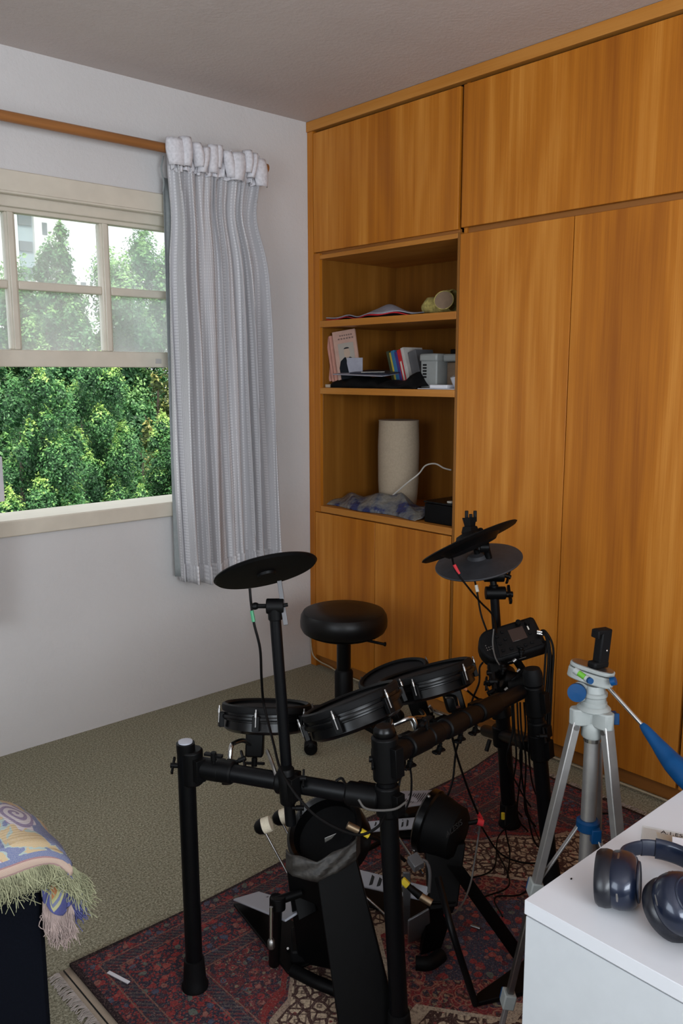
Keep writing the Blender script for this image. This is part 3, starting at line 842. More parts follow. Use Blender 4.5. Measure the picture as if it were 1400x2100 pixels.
# dark clutter: open folder with notebook over a black pouch
yk0, yk1 = xp(690, 770, .06).y, xp(868, 770, .06).y
pouch = MB()
def pf(s, t):
    y = yk0 + (yk1 - yk0) * s; a = math.pi * t
    h = .046 + .014 * math.sin(5 * s + 1) + .007 * math.sin(31 * s) + (.075 * math.exp(-((s - .91) / .06) ** 2))
    return (.02 + .16 * (1 - math.cos(a)) / 2 + .008 * math.sin(17 * s), y + .006 * math.sin(5 * t + 9 * s), S2 + .001 + h * math.sin(a) ** .7 * math.sin(math.pi * min(1, .06 + .93 * s)) ** .35)
pouch.grid(pf, 50, 16, lambda s, t: (s, t))
tag(pouch.build('pouch', 'navymat', solid=.002), 'crumpled black soft pouch lying along the middle shelf', 'pouch')
bpy.data.objects['pouch'].data.materials[0] = M['rubber']
fo = thing('open_folder', 'grey open folder lying on top of the black pouch', 'folder', (.1, (yk0 + yk1) / 2, S2 + .06))
mt_ = Matrix.Translation((.11, xp(750, 765, .1).y, S2 + .066)) @ Matrix.Rotation(.12, 4, 'Z') @ Matrix.Rotation(-.10, 4, 'Y') @ Matrix.Rotation(.03, 4, 'X')
MB().box((-.09, -.16, 0), (.09, .14, .004), mt_).build('folder_cover', 'papergrey', fo, bevel=.001)
MB().box((-.06, -.17, .0045), (.085, .06, .010), mt_).build('dark_notebook', 'navymat', fo, bevel=.002)
MB().cyl(mt_ @ Vector((-.07, -.02, .014)), mt_ @ Vector((-.02, -.12, .014)), .004).build('pen', 'steel', fo)
# leaning books, right cluster
cols = [('dark green', (.035, .045, .02), .016), ('yellow', (.42, .33, .04), .010), ('light blue', (.03, .14, .28), .020), ('violet blue', (.05, .03, .16), .016), ('red', (.42, .015, .02), .024), ('white spined', (.46, .43, .40), .018)]
gy = xp(800, 776, .16).y
lean = math.radians(-17)
pos = 0
for k, (nm, c, th) in enumerate(cols):
    M['bk' + nm] = simple('book_' + nm.replace(' ', '_'), c, .4, noise=.08)
    f2 = Matrix.Translation((.16, gy - pos - .02, S2 + .004)) @ Matrix.Rotation(lean, 4, 'X')
    hh = [.17, .165, .172, .166, .175, .185][k]
    o = thing('book', nm + ' book leaning in the row beside the silver box', 'book', tuple(f2.translation), 'books leaning on the middle shelf')
    MB().box((0, -th, .0), (.13, 0, hh), f2).build('cover', 'bk' + nm, o, bevel=.001)
    MB().box((.003, -th + .002, .003), (.132, -.002, hh + .0005), f2).build('pages', 'pages', o)
    if nm == 'red':
        MB().box((-.0006, -th * .7, .03), (0, -th * .3, .12), f2).build('spine_print', 'whiteband', o)
    pos += (th + .0012) / math.cos(lean)
f2 = Matrix.Translation((.18, gy - pos - .022, S2 + .004)) @ Matrix.Rotation(lean, 4, 'X')
tag(MB().box((0, -.05, 0), (.12, 0, .165), f2).build('plastic_sleeve_stack', 'smoke', bevel=.002), 'dark grey stack of plastic sleeves leaning after the white book', 'sleeves')
# silver box device
dv = thing('radio', 'silver box appliance with dark vent slots on the middle shelf', 'appliance', (.12, xp(880, 780, .1).y, S2))
y1, y0 = xp(862, 760, .09).y, xp(895, 760, .09).y
MB().box((.09, y0, S2 + .001), (.22, y1, S2 + .135)).build('body', 'device', dv, bevel=.006)
MB().box((.084, y0 - .004, S2 + .118), (.225, y1 + .004, S2 + .152)).build('lid', 'device', dv, bevel=.008)
for k in range(5):
    MB().box((.0885, y1 - .036, S2 + .048 + .013 * k), (.092, y1 - .014, S2 + .055 + .013 * k)).build('vent_slot', 'black', dv)
dv2 = thing('scanner', 'dark grey lidded appliance half hidden by the niche side', 'appliance', (.16, y0 - .06, S2))
MB().box((.15, -.929, S2 + .001), (.30, y0 - .006, S2 + .115)).build('body', 'card', dv2, bevel=.004)
MB().box((.12, -.929, S2 + .117), (.32, y0 - .006, S2 + .150)).build('lid', 'device', dv2, bevel=.008)
MB().box((.20, -.925, S2 + .151), (.32, y0 + .02, S2 + .172)).build('tray', 'black', dv2, bevel=.004)
tp = thing('paper_roll', 'white paper roll standing at the niche edge', 'roll', (.10, -.90, S2))
MB().lathe([(.020, 0), (.033, 0), (.033, .052), (.020, .052)], frame((.095, -.892, S2 + .012), (-.3, .2, .9)), 24, close=False).build('roll', 'paper', tp)
box_at('envelope', 'white envelope lying flat at the shelf edge', 'paper', (.012, -.925, S2 + .0005), (.15, xp(858, 792, .02).y, S2 + .004), 'paper', .0, None)
box_at('card_box', 'small white card box on the flat envelope', 'box', (.02, xp(918, 786, .03).y, S2 + .0045), (.085, xp(884, 786, .03).y, S2 + .019), 'paper', .06, None)

# counter: lamp shade, cord, bag, black box
lp = thing('linen_canister', 'tall beige linen cylinder standing on the niche counter', 'lamp', (.28, 0, S3))
LX = .27
pl, pr = xp(778, 920, LX).y, xp(858, 920, LX).y
ly = (pl + pr) / 2; lr = abs(pl - pr) / 2 * .75; lz1 = xp(818, 862, LX).z
lp.location = (LX, ly, S3)
MB().lathe([(0, 0), (lr * .86, 0), (lr * .93, .02), (lr * 1.0, .12), (lr * 1.02, (lz1 - S3) * .7), (lr * .98, lz1 - S3 - .01), (lr * .95, lz1 - S3), (0, lz1 - S3 - .002)], frame((LX, ly, S3 + .001), (0, 0, 1)), 40).build('linen_shade', 'lamp', lp)
mb = MB().lathe([(lr * .94, 0), (lr * .99, 0), (lr * .99, .006), (lr * .94, .006)], frame((LX, ly, lz1 - .004), (0, 0, 1)), 40); mb.build('rim', 'lamp', lp)
pts = [xp(858, 972, .20), xp(872, 955, .2), xp(892, 951, .2), xp(910, 960, .2), xp(926, 964, .2) + Vector((0, .004, 0))]
tag(MB().tube([xp(800, 1020, .16), xp(835, 990, .17)] + pts, .0035, 8).build('power_cord', 'cablew'), 'white cord looping from the linen cylinder along the niche', 'cord')
sb = MB()
ya, yb = xp(674, 1035, .08).y, xp(872, 1035, .08).y


def sf(s, t):
    y = ya + (yb - ya) * s; r_ = math.sin(math.pi * t)
    h = .035 + .030 * abs(math.sin(4.1 * s + .6)) + .012 * math.sin(23 * s + 8 * t) + .05 * math.exp(-((s - .62) / .14) ** 2)
    return (.03 + .22 * t + .015 * math.sin(11 * s + 3 * t), y + .01 * math.sin(13 * t + 9 * s), S3 + .002 + max(0, h) * r_ ** .8 * math.sin(math.pi * min(1, .05 + .92 * s)) ** .5)


sb.grid(sf, 70, 26, lambda s, t: (s, t))
m, nt, b = newmat('plastic_bag_film'); x = NX(nt); n = x.noise(x.tc(), 14, 3)
x.put(b.inputs['Base Color'], x.ramp(n, [(.40, (.02, .03, .10)), (.47, (.10, .11, .13)), (.62, (.19, .18, .16))])); b.inputs['Roughness'].default_value = .25; x.bump(x.noise(x.tc(), 45, 3), .9, .01, b)
M['bag'] = m
tag(sb.build('plastic_bag', 'bag', solid=.001, angle=70), 'crumpled grey and blue plastic bag on the niche counter', 'bag')
bbx = thing('equipment_box', 'black case with small clutter at the right end of the counter', 'case', (.12, -.87, S3))
yq = xp(876, 1050, .05).y
MB().box((.03, -.928, S3 + .001), (.24, yq, S3 + .085)).build('case_body', 'black', bbx, bevel=.004)
MB().box((.035, -.926, S3 + .086), (.23, yq + .01, S3 + .094)).build('case_lid', 'gloss', bbx, bevel=.002)
MB().box((.05, -.885, S3 + .095), (.075, -.86, S3 + .103)).build('white_plug', 'whiteband', bbx, bevel=.002)
MB().box((.07, -.925, S3 + .095), (.12, -.90, S3 + .110)).build('dark_plug', 'smoke', bbx, bevel=.003)
MB().tube([(.09, -.87, S3 + .10), (.12, -.85, S3 + .13), (.16, -.88, S3 + .125), (.14, -.92, S3 + .10)], .0025, 6).build('loose_wire', 'cable', bbx)

# beige cable on the skirting
pts = [xp(639, 1330, -.01), xp(645, 1347, -.01), xp(665, 1363, -.012), zp(690, 1378, .004), zp(722, 1390, .004), zp(742, 1396, .004), zp(800, 1425, .004), zp(900, 1465, .004)]
pts = [Vector((-.008, -.012, .06)), Vector((-.008, -.020, .03)), Vector((-.008, -.05, .012)), Vector((-.010, -.10, .004)), Vector((-.012, -.25, .004)), Vector((-.012, -.6, .004)), Vector((-.013, -1.1, .004)), Vector((-.013, -1.6, .004)), Vector((-.013, -2.4, .004))]
pts = [Vector((-.008, -.010, .16)), Vector((-.008, -.014, .10)), Vector((-.008, -.03, .055)), Vector((-.008, -.08, .036)), Vector((-.010, -.16, .030)), Vector((-.01, -.25, .018)), Vector((-.012, -.6, .012)), Vector((-.013, -1.1, .010)), Vector((-.013, -1.6, .012)), Vector((-.013, -2.6, .018))]
tag(MB().tube(pts, .0035, 8).build('wall_cable', 'cableb'), 'beige cable running from the corner along the wardrobe foot', 'cable')

# ================================================================== RUG
rug = thing('persian_rug', 'red and navy patterned oriental rug under the drum rack', 'rug', ((RX0 + RX1) / 2, (RY0 + RY1) / 2, 0))


def rugz(x, y):
    z = .010 + .0012 * math.sin(7 * x + 3 * y) + .001 * math.sin(13 * y)
    d = math.hypot(x - RX1, y - RY1); z += .022 * math.exp(-(d / .14) ** 2)
    return z


def rf(s, t):
    x = RX0 + (RX1 - RX0) * s; y = RY0 + (RY1 - RY0) * t
    yy = y + .006 * math.sin(5 * x) * t; xx = x + .02 * (1 - t) * (1 if s > .5 else 0) * 0
    return (xx, yy, rugz(x, y))


mb = MB(); mb.grid(rf, 90, 60); mb.build('rug_pile', 'rug', rug, solid=.009)
mb = MB(); mb.grid(lambda s, t: (RX0 - .032 + .034 * s, RY0 + (RY1 - RY0 - .004) * t, .004), 2, 30); mb.build('flatwoven_end', 'kilim', rug, solid=.003)
mb = MB(); mb.box((RX0 - .020, RY0, .0045), (RX0 - .017, RY1 - .006, .0062)); mb.build('end_stripe', 'black', rug)
mb = MB()
for k in range(520):
    y = RY0 + (RY1 - RY0 - .006) * (k + rng.random()) / 520; L = .024 + .008 * rng.random()
    a = rng.normal() * .35; x0 = RX0 - .031
    mb.tube([(x0, y, .005), (x0 - L * .5, y + a * L * .4, .006 + .003 * rng.random()), (x0 - L, y + a * L, .002)], .0011, 4, 2)
fo_ = mb.build('fringe', 'fringe', rug); fo_['kind'] = 'stuff'
mb = MB()
for k in range(260):
    y = RY0 + (RY1 - RY0 - .006) * (k + rng.random()) / 260; L = .03 + .01 * rng.random(); a = rng.normal() * .3
    mb.tube([(RX1, y, .006), (RX1 + L * .5, y + a * L * .4, .006), (RX1 + L, y + a * L, .002)], .0013, 4, 2)
mb.build('fringe', 'fringe', rug)['kind'] = 'stuff'
a, b_ = zp(222, 1994, .014), zp(264, 2016, .014)
d = (b_ - a).normalized(); sd = Vector((-d.y, d.x, 0)) * .0045
mb = MB().add([a + sd, b_ + sd, b_ - sd, a - sd, a + sd + Vector((0, 0, .002)), b_ + sd + Vector((0, 0, .002)), b_ - sd + Vector((0, 0, .002)), a - sd + Vector((0, 0, .002))], [(3, 2, 1, 0), (4, 5, 6, 7), (0, 1, 5, 4), (1, 2, 6, 5), (2, 3, 7, 6), (3, 0, 4, 7)])
tag(mb.build('paper_strip', 'paper'), 'narrow white paper strip lying near the rug corner', 'paper strip')

# ================================================================== STOOL
SX, SY = -.437, -.735
st = thing('stool', 'round black vinyl swivel stool on castors by the wardrobe', 'stool', (SX, SY, 0))
zt = .535
MB().lathe([(0, 0), (.15, 0), (.170, .008), (.179, .026), (.180, .050), (.177, .072), (.167, .088), (.145, .0955), (.08, .098), (0, .0985)], frame((SX, SY, zt - .0985), (0, 0, 1)), 56).build('seat', 'leather', st)
MB().lathe([(0, 0), (.06, 0), (.135, .02), (.16, .032), (0, .032)], frame((SX, SY, zt - .130), (0, 0, 1)), 40).build('seat_pan', 'black', st)
MB().lathe([(.0295, .27), (.0295, .42)], frame((SX, SY, 0), (0, 0, 1)), 24).build('piston', 'gloss', st)
MB().lathe([(.0385, .08), (.0385, .265), (.031, .275), (.0, .275)], frame((SX, SY, 0), (0, 0, 1)), 24).build('column_sleeve', 'black', st)
lv = nl(775, 1318, (SX, SY)); MB().tube([(SX, SY, zt - .115), lv + Vector((.0, -.01, -.0)), lv + Vector((.02, -.022, -.006))], [.006, .006, .006, .010], 8).build('height_lever', 'black', st)
cst = zp(637, 1545, 0)
a0 = math.atan2(cst.y - SY, cst.x - SX); rr_ = math.hypot(cst.x - SX, cst.y - SY)
for k in range(5):
    a = a0 + k * 2 * math.pi / 5; e = Vector((SX + rr_ * math.cos(a), SY + rr_ * math.sin(a), 0)); dv_ = Vector((math.cos(a), math.sin(a), 0)); sd = Vector((-dv_.y, dv_.x, 0))
    mb = MB(); c0 = Vector((SX, SY, .12)); c1 = e + Vector((0, 0, .078)); w0, w1 = .026, .016
    mb.add([c0 + sd * w0, c0 - sd * w0, c1 - sd * w1, c1 + sd * w1, c0 + sd * w0 - Vector((0, 0, .04)), c0 - sd * w0 - Vector((0, 0, .04)), c1 - sd * w1 - Vector((0, 0, .022)), c1 + sd * w1 - Vector((0, 0, .022))],
           [(0, 3, 2, 1), (4, 5, 6, 7), (0, 1, 5, 4), (1, 2, 6, 5), (2, 3, 7, 6), (3, 0, 4, 7)])
    mb.build('star_foot', 'black', st, bevel=.004)
    ca = MB(); q = a + .6; wd = Vector((math.cos(q), math.sin(q), 0)); wc = e + Vector((0, 0, .027))
    ca.cyl(wc - wd * .023, wc - wd * .004, .0265, n=24); ca.cyl(wc + wd * .004, wc + wd * .023, .0265, n=24); ca.cyl(wc - wd * .01, wc + wd * .01, .012)
    o = ca.build('caster', 'black', st, bevel=.004)
    hd = MB(); hd.lathe([(.0, .062), (.014, .060), (.024, .05), (.026, .036), (.0, .036)], frame(e, (0, 0, 1)), 16); hd.cyl(e + Vector((0, 0, .05)), e + Vector((0, 0, .078)), .008)
    h_ = hd.build('caster_hood', 'black', o)

# ================================================================== DRUM KIT
kit = thing('electronic_drum_kit', 'black electronic drum kit on a tube rack over the rug', 'drum kit', (-1.15, -1.9, 0))
L0 = zp(400, 2022, .012); L1 = nl(381, 1545, L0)
C0 = zp(821, 2137, .012); C1 = zp(795, 1640, .587)
Cd = (C1 - C0).normalized(); C2 = C1 + Cd * .150
R0 = zp(1045, 1690, .012); Rr = nl(1020, 1470, (-.56, -1.625))
P0_ = zp(1131, 1815, .012); P1_ = nl(1092, 1388, (-.765, -1.90))
RT = .0205


def mount(c, axis, r=.030, L=.075, name='clamp', mt='black'):
    c = Vector(c); axis = Vector(axis).normalized(); mb = MB()
    mb.lathe([(r * .86, -L / 2), (r, -L / 2 + .004), (r, L / 2 - .004), (r * .86, L / 2)], frame(c, axis), 24)
    f = frame(c, axis, (0, 0, 1) if abs(axis.z) < .9 else (1, 0, 0))
    mb.box((-.012, -r - .014, -L * .32), (.012, -r + .004, L * .32), f)
    o = mb.build(name, mt, kit, bevel=.001); return o


def wing(c, d, par, s=1.0, up=None):
    c = Vector(c); d = Vector(d).normalized(); f = frame(c, d, up); mb = MB()
    mb.cyl(c - d * .004, c + d * .018 * s, .0075 * s); mb.cyl(c - d * .012, c, .004)
    for k in (-1, 1):
        mb.prism([(.004 * k * s, -.006 * s), (.024 * k * s, -.008 * s), (.027 * k * s, .0), (.024 * k * s, .008 * s), (.004 * k * s, .006 * s)][::k], .007 * s, .013 * s, f)
    return mb.build('wing_nut', 'black', par, bevel=.001)


def leg(a, b, name='rack_leg', foot=True, r=RT):
    o = MB().cyl(a, b, r, n=28).build(name, 'tube', kit)
    if foot:
        ax = (Vector(b) - Vector(a)).normalized()
        MB().lathe([(0, -.003), (r * 1.55, -.003), (r * 1.6, .006), (r * 1.35, .016), (r * 1.28, .045), (r * 1.18, .075), (r * .9, .077)], frame(a, ax), 28).build('rubber_foot', 'rubber', o)
    return o


Ltop = L0 + (L1 - L0) * 1.0
LegL = leg(L0, Ltop)
MB().lathe([(.0205, 0), (.0215, .010), (.0215, .026), (.0, .027)], frame(Ltop, L1 - L0), 28).build('end_cap', 'black', LegL)
MB().lathe([(0, 0), (.0165, 0), (.0165, .0035), (.0, .0045)], frame(Ltop + (L1 - L0).normalized() * .027, L1 - L0), 28).build('pale_cap_disc', 'capgrey', LegL)
WL = nl(393, 1571, L0)
mount(WL, L1 - L0, .027, .085, 'tee_clamp')
LegC = leg(C0, C2)
MB().lathe([(.0205, -.006), (.0235, 0), (.0235, .008), (.018, .016), (.0, .017)], frame(C2, Cd), 28).build('end_cap', 'gloss', LegC)
mount(C1, Cd, .0265, .07, 'tee_clamp')
wdir = (C1 - WL).normalized()
MB().cyl(WL, C1, RT, n=28).build('left_wing_bar', 'tube', kit)
mount(WL + wdir * .05, wdir, .0255, .06, 'tee_sleeve'); mount(C1 - wdir * .055, wdir, .0265, .075, 'tee_sleeve')
wing(nl(362, 1570, L0), R_ * -1 + Vector((0, 0, .05)), kit, .8)
XB = nl(806, 1553, C1); XA = C1 + Cd * .095
mount(XA, Cd, .029, .10, 'tee_clamp')
XE_ = zp(1066, 1420, .605)
xd = (XE_ - XA).normalized()
MB().cyl(XA, XE_, RT, n=28).build('front_crossbar', 'tube', kit)
xl = (XE_ - XA).length
for k, (t, r, L) in enumerate(((.045, .024, .05), (.13, .0262, .09), (.205, .0245, .055), (.30, .0258, .085), (.385, .0242, .06), (.49, .0258, .11))):
    mount(XA + xd * t, xd, r, L, 'clamp')
for t, dz in ((.10, -1), (.235, -1), (.34, -1), (.17, 1), (.42, -1)):
    wing(XA + xd * t + Vector((0, 0, .036 * dz)) - F_ * .012, Vector((0, 0, dz)) - R_ * .25, kit, .9, xd)
wing(nl(772, 1557, C1), -R_, kit, .9)
LegP = leg(P0_, P1_, r=.0215)
MB().lathe([(.0225, -.004), (.028, .0), (.028, .03), (.022, .045), (.0, .047)], frame(P1_ - (P1_ - P0_).normalized() * .02, P1_ - P0_), 28).build('end_cap', 'rubber', LegP)
pd = (P1_ - P0_).normalized()
mount(P1_ - pd * .07, pd, .0285, .09, 'tee_clamp'); mount(P1_ - pd * .155, pd, .027, .05, 'clamp')
PJ = P1_ + (P0_ - P1_) * ((P1_ - nl(1098, 1530, P0_)).length / (P1_ - P0_).length)
mount(PJ, pd, .028, .08, 'tee_clamp')
# right wing
Rtop = R0 + (nl(1012, 1200, (-.57, -1.61)) - R0) * 1.0
RJ = nl(1029, 1508, (-.555, -1.628))
wd2 = (RJ - PJ).normalized()
MB().cyl(PJ, RJ + wd2 * .20, RT, n=28).build('right_wing_bar', 'tube', kit)
mount(PJ + wd2 * .05, wd2, .026, .06, 'tee_sleeve')
rd = (Rtop - R0).normalized()
LegR = leg(R0, R0 + rd * .50, r=.0235)
mount(R0 + rd * .50, rd, .029, .07, 'tee_clamp'); mount(RJ, rd, .031, .07, 'clamp')
MB().cyl(R0 + rd * .50, Rtop, .0145, n=20).build('boom_pole', 'tube', kit)
wing(nl(1003, 1403, (-.56, -1.62)), -R_ + U_ * .2, kit)

# left boom pole
W = C1 + (WL - C1) * ((zp(583, 1612, .587) - C1).length / (WL - C1).length)
Wt = nl(563, 1252, W); Wb = nl(596, 1690, W)
MB().cyl(Wb, Wt, .0125, n=20).build('boom_pole', 'tube', kit)
Wd = (Wt - Wb).normalized()
mount(W + Wd * .0, wdir, .0275, .05, 'clamp'); mount(W - F_ * .02 - Wd * .0, Wd, .0185, .085, 'clamp'); wing(W - Wd * .05 - F_ * .03 + R_ * .02, R_, kit, .8); wing(W + Wd * .02 - F_ * .03 + R_ * .03, R_, kit, .8)
dW = depth(Wt)
hub = dp(563, 1243, dW)
mb = MB(); mb.cyl(hub - R_ * .018 , hub + R_ * .020, .0165, n=24); mb.cyl(hub - Wd * .03, hub, .016, n=20); mb.build('tilter', 'black', kit, bevel=.002)
mb = MB(); mb.tube([hub - R_ * .016, hub - R_ * .03, hub - R_ * .04], .005, 8); mb.ball(hub - R_ * .042, (.010, .008, .008), 12, 8); mb.build('tilter_knob', 'black', kit)
a, b_ = dp(586, 1282, dW - .012), dp(573, 1193, dW + .01)
mb = MB(); f = frame(a, b_ - a, -F_); L = (b_ - a).length; mb.box((-.004, -.005, 0), (.004, .005, L * 1.02), f); mb.build('tilter_arm', 'smoke', kit, bevel=.001)
mb = MB(); mb.cyl(dp(577, 1242, dW - .01), dp(590, 1240, dW - .01), .004); mb.build('tilter_bolt', 'black', kit)


# pads -------------------------------------------------------
def disc_pose(px, py, a, b, ang, d, under=False):
    """centre, normal and radius of a disc that is seen with half axes a, b (px), turned by ang degrees"""
    c = dp(px, py, d); v = (CAM - c).normalized(); th = math.radians(ang)
    maj = R_ * math.cos(th) + U_ * math.sin(th); maj = (maj - v * maj.dot(v)).normalized()
    mn = v.cross(maj)
    if mn.dot(U_) < 0: mn = -mn
    k = b / a; n = v * (-k if under else k) + mn * math.sqrt(max(0, 1 - k * k))
    return c, n.normalized(), a * d / FPX, maj


def drum_pad(px, py, a, b, ang, d, h=.052, name='drum_pad', lugs=6, ph=0.2):
    c, n, r, maj = disc_pose(px, py, a, b, ang, d); f = frame(c, n, maj)
    p = MB().lathe([(r * .90, -.006), (r * .955, -.008), (r * .97, -.018), (r * .965, -h * .40), (r * .98, -h * .42), (r * .98, -h * .60), (r * .93, -h * .64), (r * .95, -h), (r * .85, -h * 1.15), (0, -h * 1.2)], f, 56, close=False)
    shell = p.build(name, 'gloss', kit)
    MB().lathe([(r * .86, .001), (r * .885, .004), (r * .93, .006), (r * .985, .003), (r, -.004), (r * .99, -.012), (r * .95, -.014)], f, 64, close=False).build('rim', 'rubber', shell)
    MB().lathe([(r * .96, -h * .36), (r * 1.02, -h * .37), (r * 1.03, -h * .45), (r * 1.02, -h * .53), (r * .96, -h * .54)], f, 64, close=False).build('hoop', 'gloss', shell)
    MB().lathe([(0, -.006), (r * .5, -.006), (r * .90, -.005)], f, 48, close=False).build('mesh_head', 'head', shell)
    for k in range(lugs):
        t = 2 * math.pi * (k + ph) / lugs; o_ = f @ Vector((r * 1.03 * math.cos(t), r * 1.03 * math.sin(t), 0)); rad = (o_ - c).normalized()
        MB().box((-.006, -.009, -h * .95), (.006, .009, -h * .28), frame(o_ , n, rad)).build('lug_bracket', 'black', shell, bevel=.0015)
        mb = MB(); mb.cyl(o_ + rad * .006 - n * (h * .75), o_ + rad * .006 - n * (h * .10), .0017, n=8); mb.cyl(o_ + rad * .006 - n * (h * .32), o_ + rad * .006 - n * (h * .12), .0038, n=10); mb.cyl(o_ + rad * .006 - n * (h * .12), o_ + rad * .006 + n * (.001), .0020, n=8)
        mb.build('tension_bolt', 'steel', shell)
    return c, n, r, f, shell


A_ = drum_pad(547, 1445, 92, 10, -1, 2.13, .054, ph=.3)
B_ = drum_pad(716, 1434, 105, 9, 21, 1.99, .056, ph=.15)
D_ = drum_pad(806, 1382, 76, 24, 19, 2.52, .05, ph=.4)
C_ = drum_pad(870, 1376, 100, 9, 15, 2.22, .054, ph=.25)


def pad_mount(c, n, drop, wpx, elbow, down, kn=None):
    b0 = Vector(c) - Vector(n) * drop
    mb = MB(); f = frame(b0, n, R_); mb.box((-wpx, -.024, -.050), (wpx, .024, .022), f); mb.build('pad_socket', 'black', kit, bevel=.004)
    mb = MB(); mb.tube([b0 - Vector(n) * .03] + elbow + [down], .0058, 10, 6); mb.build('chrome_rod', 'chrome', kit)
    wing(b0 - Vector(n) * .058, -Vector(n), kit, 1.0, R_)


ca = A_[0]
pad_mount(dp(524, 1492, 2.13), A_[1], .02, .022, [dp(500, 1519, 2.08), dp(480, 1524, 2.03), dp(474, 1532, 2.00)], dp(471, 1560, 1.99))
mount(zp(462, 1582, .585), wdir, .026, .045); wing(zp(438, 1556, .62), (0, 0, 1), kit, .9, wdir); wing(dp(492, 1559, 1.95), R_ + U_ * .4, kit, .8)
MB().cyl(zp(465, 1585, .565), zp(465, 1608, .545), .012).build('clamp_post', 'black', kit)
pad_mount(dp(775, 1452, 1.99), B_[1], .02, .020, [dp(800, 1478, 1.93)], dp(796, 1500, 1.80))
pad_mount(dp(925, 1418, 2.22), C_[1], .0, .024, [dp(915, 1430, 2.2), dp(932, 1430, 2.18)], dp(939, 1450, 2.15))
pad_mount(dp(855, 1440, 2.40), D_[1], -.01, .026, [dp(870, 1470, 2.2), dp(845, 1474, 2.08)], dp(853, 1500, 2.0))
MB().tube([dp(808, 1486, 1.94), dp(828, 1477, 1.94), dp(843, 1473, 1.95), dp(850, 1480, 1.95), dp(853, 1500, 1.95)], .0058, 10).build('chrome_rod', 'chrome', kit)
MB().tube([dp(880, 1448, 2.3), dp(892, 1460, 2.3), dp(915, 1470, 2.25), dp(930, 1478, 2.2)], .005, 10).build('chrome_rod', 'steel', kit)
for q, d_ in (((885, 1470, 2.25), -U_), ((862, 1478, 2.15), -U_ - R_), ((1005, 1398, 2.35), R_)):
    wing(dp(*q), d_, kit, 1.1)


# cymbals ------------------------------------------------------
def cymbal(px, py, a, b, ang, d, under=False, mt='rubber', name='cymbal_pad', arc=False):
    c, n, r, maj = disc_pose(px, py, a, b, ang, d, under); f = frame(c, n, maj)
    prof = ([(0, -.006), (r * .5, -.006), (r * .96, -.0045), (r, 0)] if under else [(0, -.004), (r * .25, -.006), (r * .5, -.010), (r * .85, -.006), (r * .98, -.0035), (r, 0)]) + [ (r * .985, .003), (r * .8, .005), (r * .45, .012), (r * .24, .016), (r * .20, .026), (r * .08, .030), (0, .031)]
    o = MB().lathe(prof, f, 72).build(name, mt, kit)
    if not under: MB().cyl(f @ Vector((0, 0, .03)), f @ Vector((0, 0, .045)), .010).build('felt_washer', 'rubber', o)
    return c, n, r, f, o


Y1 = cymbal(545, 1171, 108, 28, 13, dW + .04, under=True, mt='black')
MB().lathe([(0, -.0115), (.020, -.0115), (.022, -.006)], Y1[3], 24).build('sensor_housing', 'black', Y1[4])
dR = depth(Rtop)
Y3 = cymbal(981, 1152, 90, 36, 9, dR + .02, mt='cymbal_grey')
Y2 = cymbal(962, 1111, 106, 9, 24, dR - .12, under=True)
mb = MB(); mb.lathe([(.0, -.022), (Y2[2] * .5, -.022), (Y2[2] * .62, -.005)], Y2[3], 40); mb.build('cymbal_underside', 'black', Y2[4])
# stand top over the crash
n2 = Y2[1]; t0 = Y2[0] + n2 * .02
mb = MB(); mb.lathe([(.022, .0), (.030, .010), (.024, .028), (.018, .030), (.019, .036), (.024, .056), (.0, .056)], frame(t0 + R_ * .012, (U_ + n2 * .2)), 6); mb.build('wing_sleeve', 'rubber', kit)
f = frame(t0 + R_ * .014 + U_ * .055, U_, R_)
mb = MB()
for k in (-1, 0, 1): mb.box((-.006 + .013 * k, -.005, -.012), (.004 + .013 * k, .005, .022 if k else .012), f)
mb.build('sleeve_prongs', 'rubber', kit, bevel=.002)
# tilters on the right
for (px, py) in ((1010, 1180), (1013, 1216)):
    h = dp(px, py, dR); mb = MB(); mb.cyl(h - R_ * .028, h + R_ * .036, .021, n=24); mb.build('tilter', 'black', kit, bevel=.002)
wing(dp(1036, 1180, dR), R_ - U_ * .4, kit, 1.0); wing(dp(1036, 1219, dR), R_, kit, 1.3)
mb = MB(); mb.tube([dp(1012, 1200, dR), dp(1006, 1165, dR), dp(996, 1120, dR - .02), dp(984, 1088, dR - .08)], .011, 10); mb.build('boom_arm', 'black', kit)
mb = MB(); hb = dp(994, 1122, dR - .03); mb.cyl(hb - R_ * .018, hb + R_ * .012, .017); mb.box((-.012, -.012, -.02), (.012, .012, .024), frame(hb - R_ * .012 + U_ * .01, U_, R_)); mb.build('tilter', 'black', kit, bevel=.002)

# module ------------------------------------------------------
dM = 2.52
ml, mr = dp(984, 1338, dM + .0), dp(1108, 1300, dM + .02)
mx = (mr - ml).normalized(); mn_ = (-F_ * .80 + U_ * .62); mn_ = (mn_ - mx * mn_.dot(mx)).normalized(); my = mn_.cross(mx)
c = (ml + mr) / 2 + U_ * .008
mf = Matrix((mx, my, mn_)).transposed().to_4x4(); mf.translation = c
LL = (mr - ml).length; hl = LL / 2; hw_ = .055
out = [(hl, -hw_), (hl, hw_ * .9), (hl - .01, hw_)] + [(-hl + .045 - .045 * math.sin(a) * 1.0, hw_ * math.cos(a)) for a in [k * math.pi / 12 for k in range(0, 13)]]
mb = MB(); mb.prism(out, -.050, .006, mf); mod = mb.build('drum_module', 'rubber', kit, bevel=.008)
mb = MB(); mb.prism([(hl - .012, -hw_ + .010), (hl - .012, hw_ - .012), (-hl + .06, hw_ - .010), (-hl + .045, -hw_ + .010)], .006, .0085, mf); mb.build('control_panel', 'gloss', mod, bevel=.001)
mb = MB(); mb.box((.002, -.012, .0085), (.050, .030, .0105), mf); mb.build('display', 'screen', mod, bevel=.001)
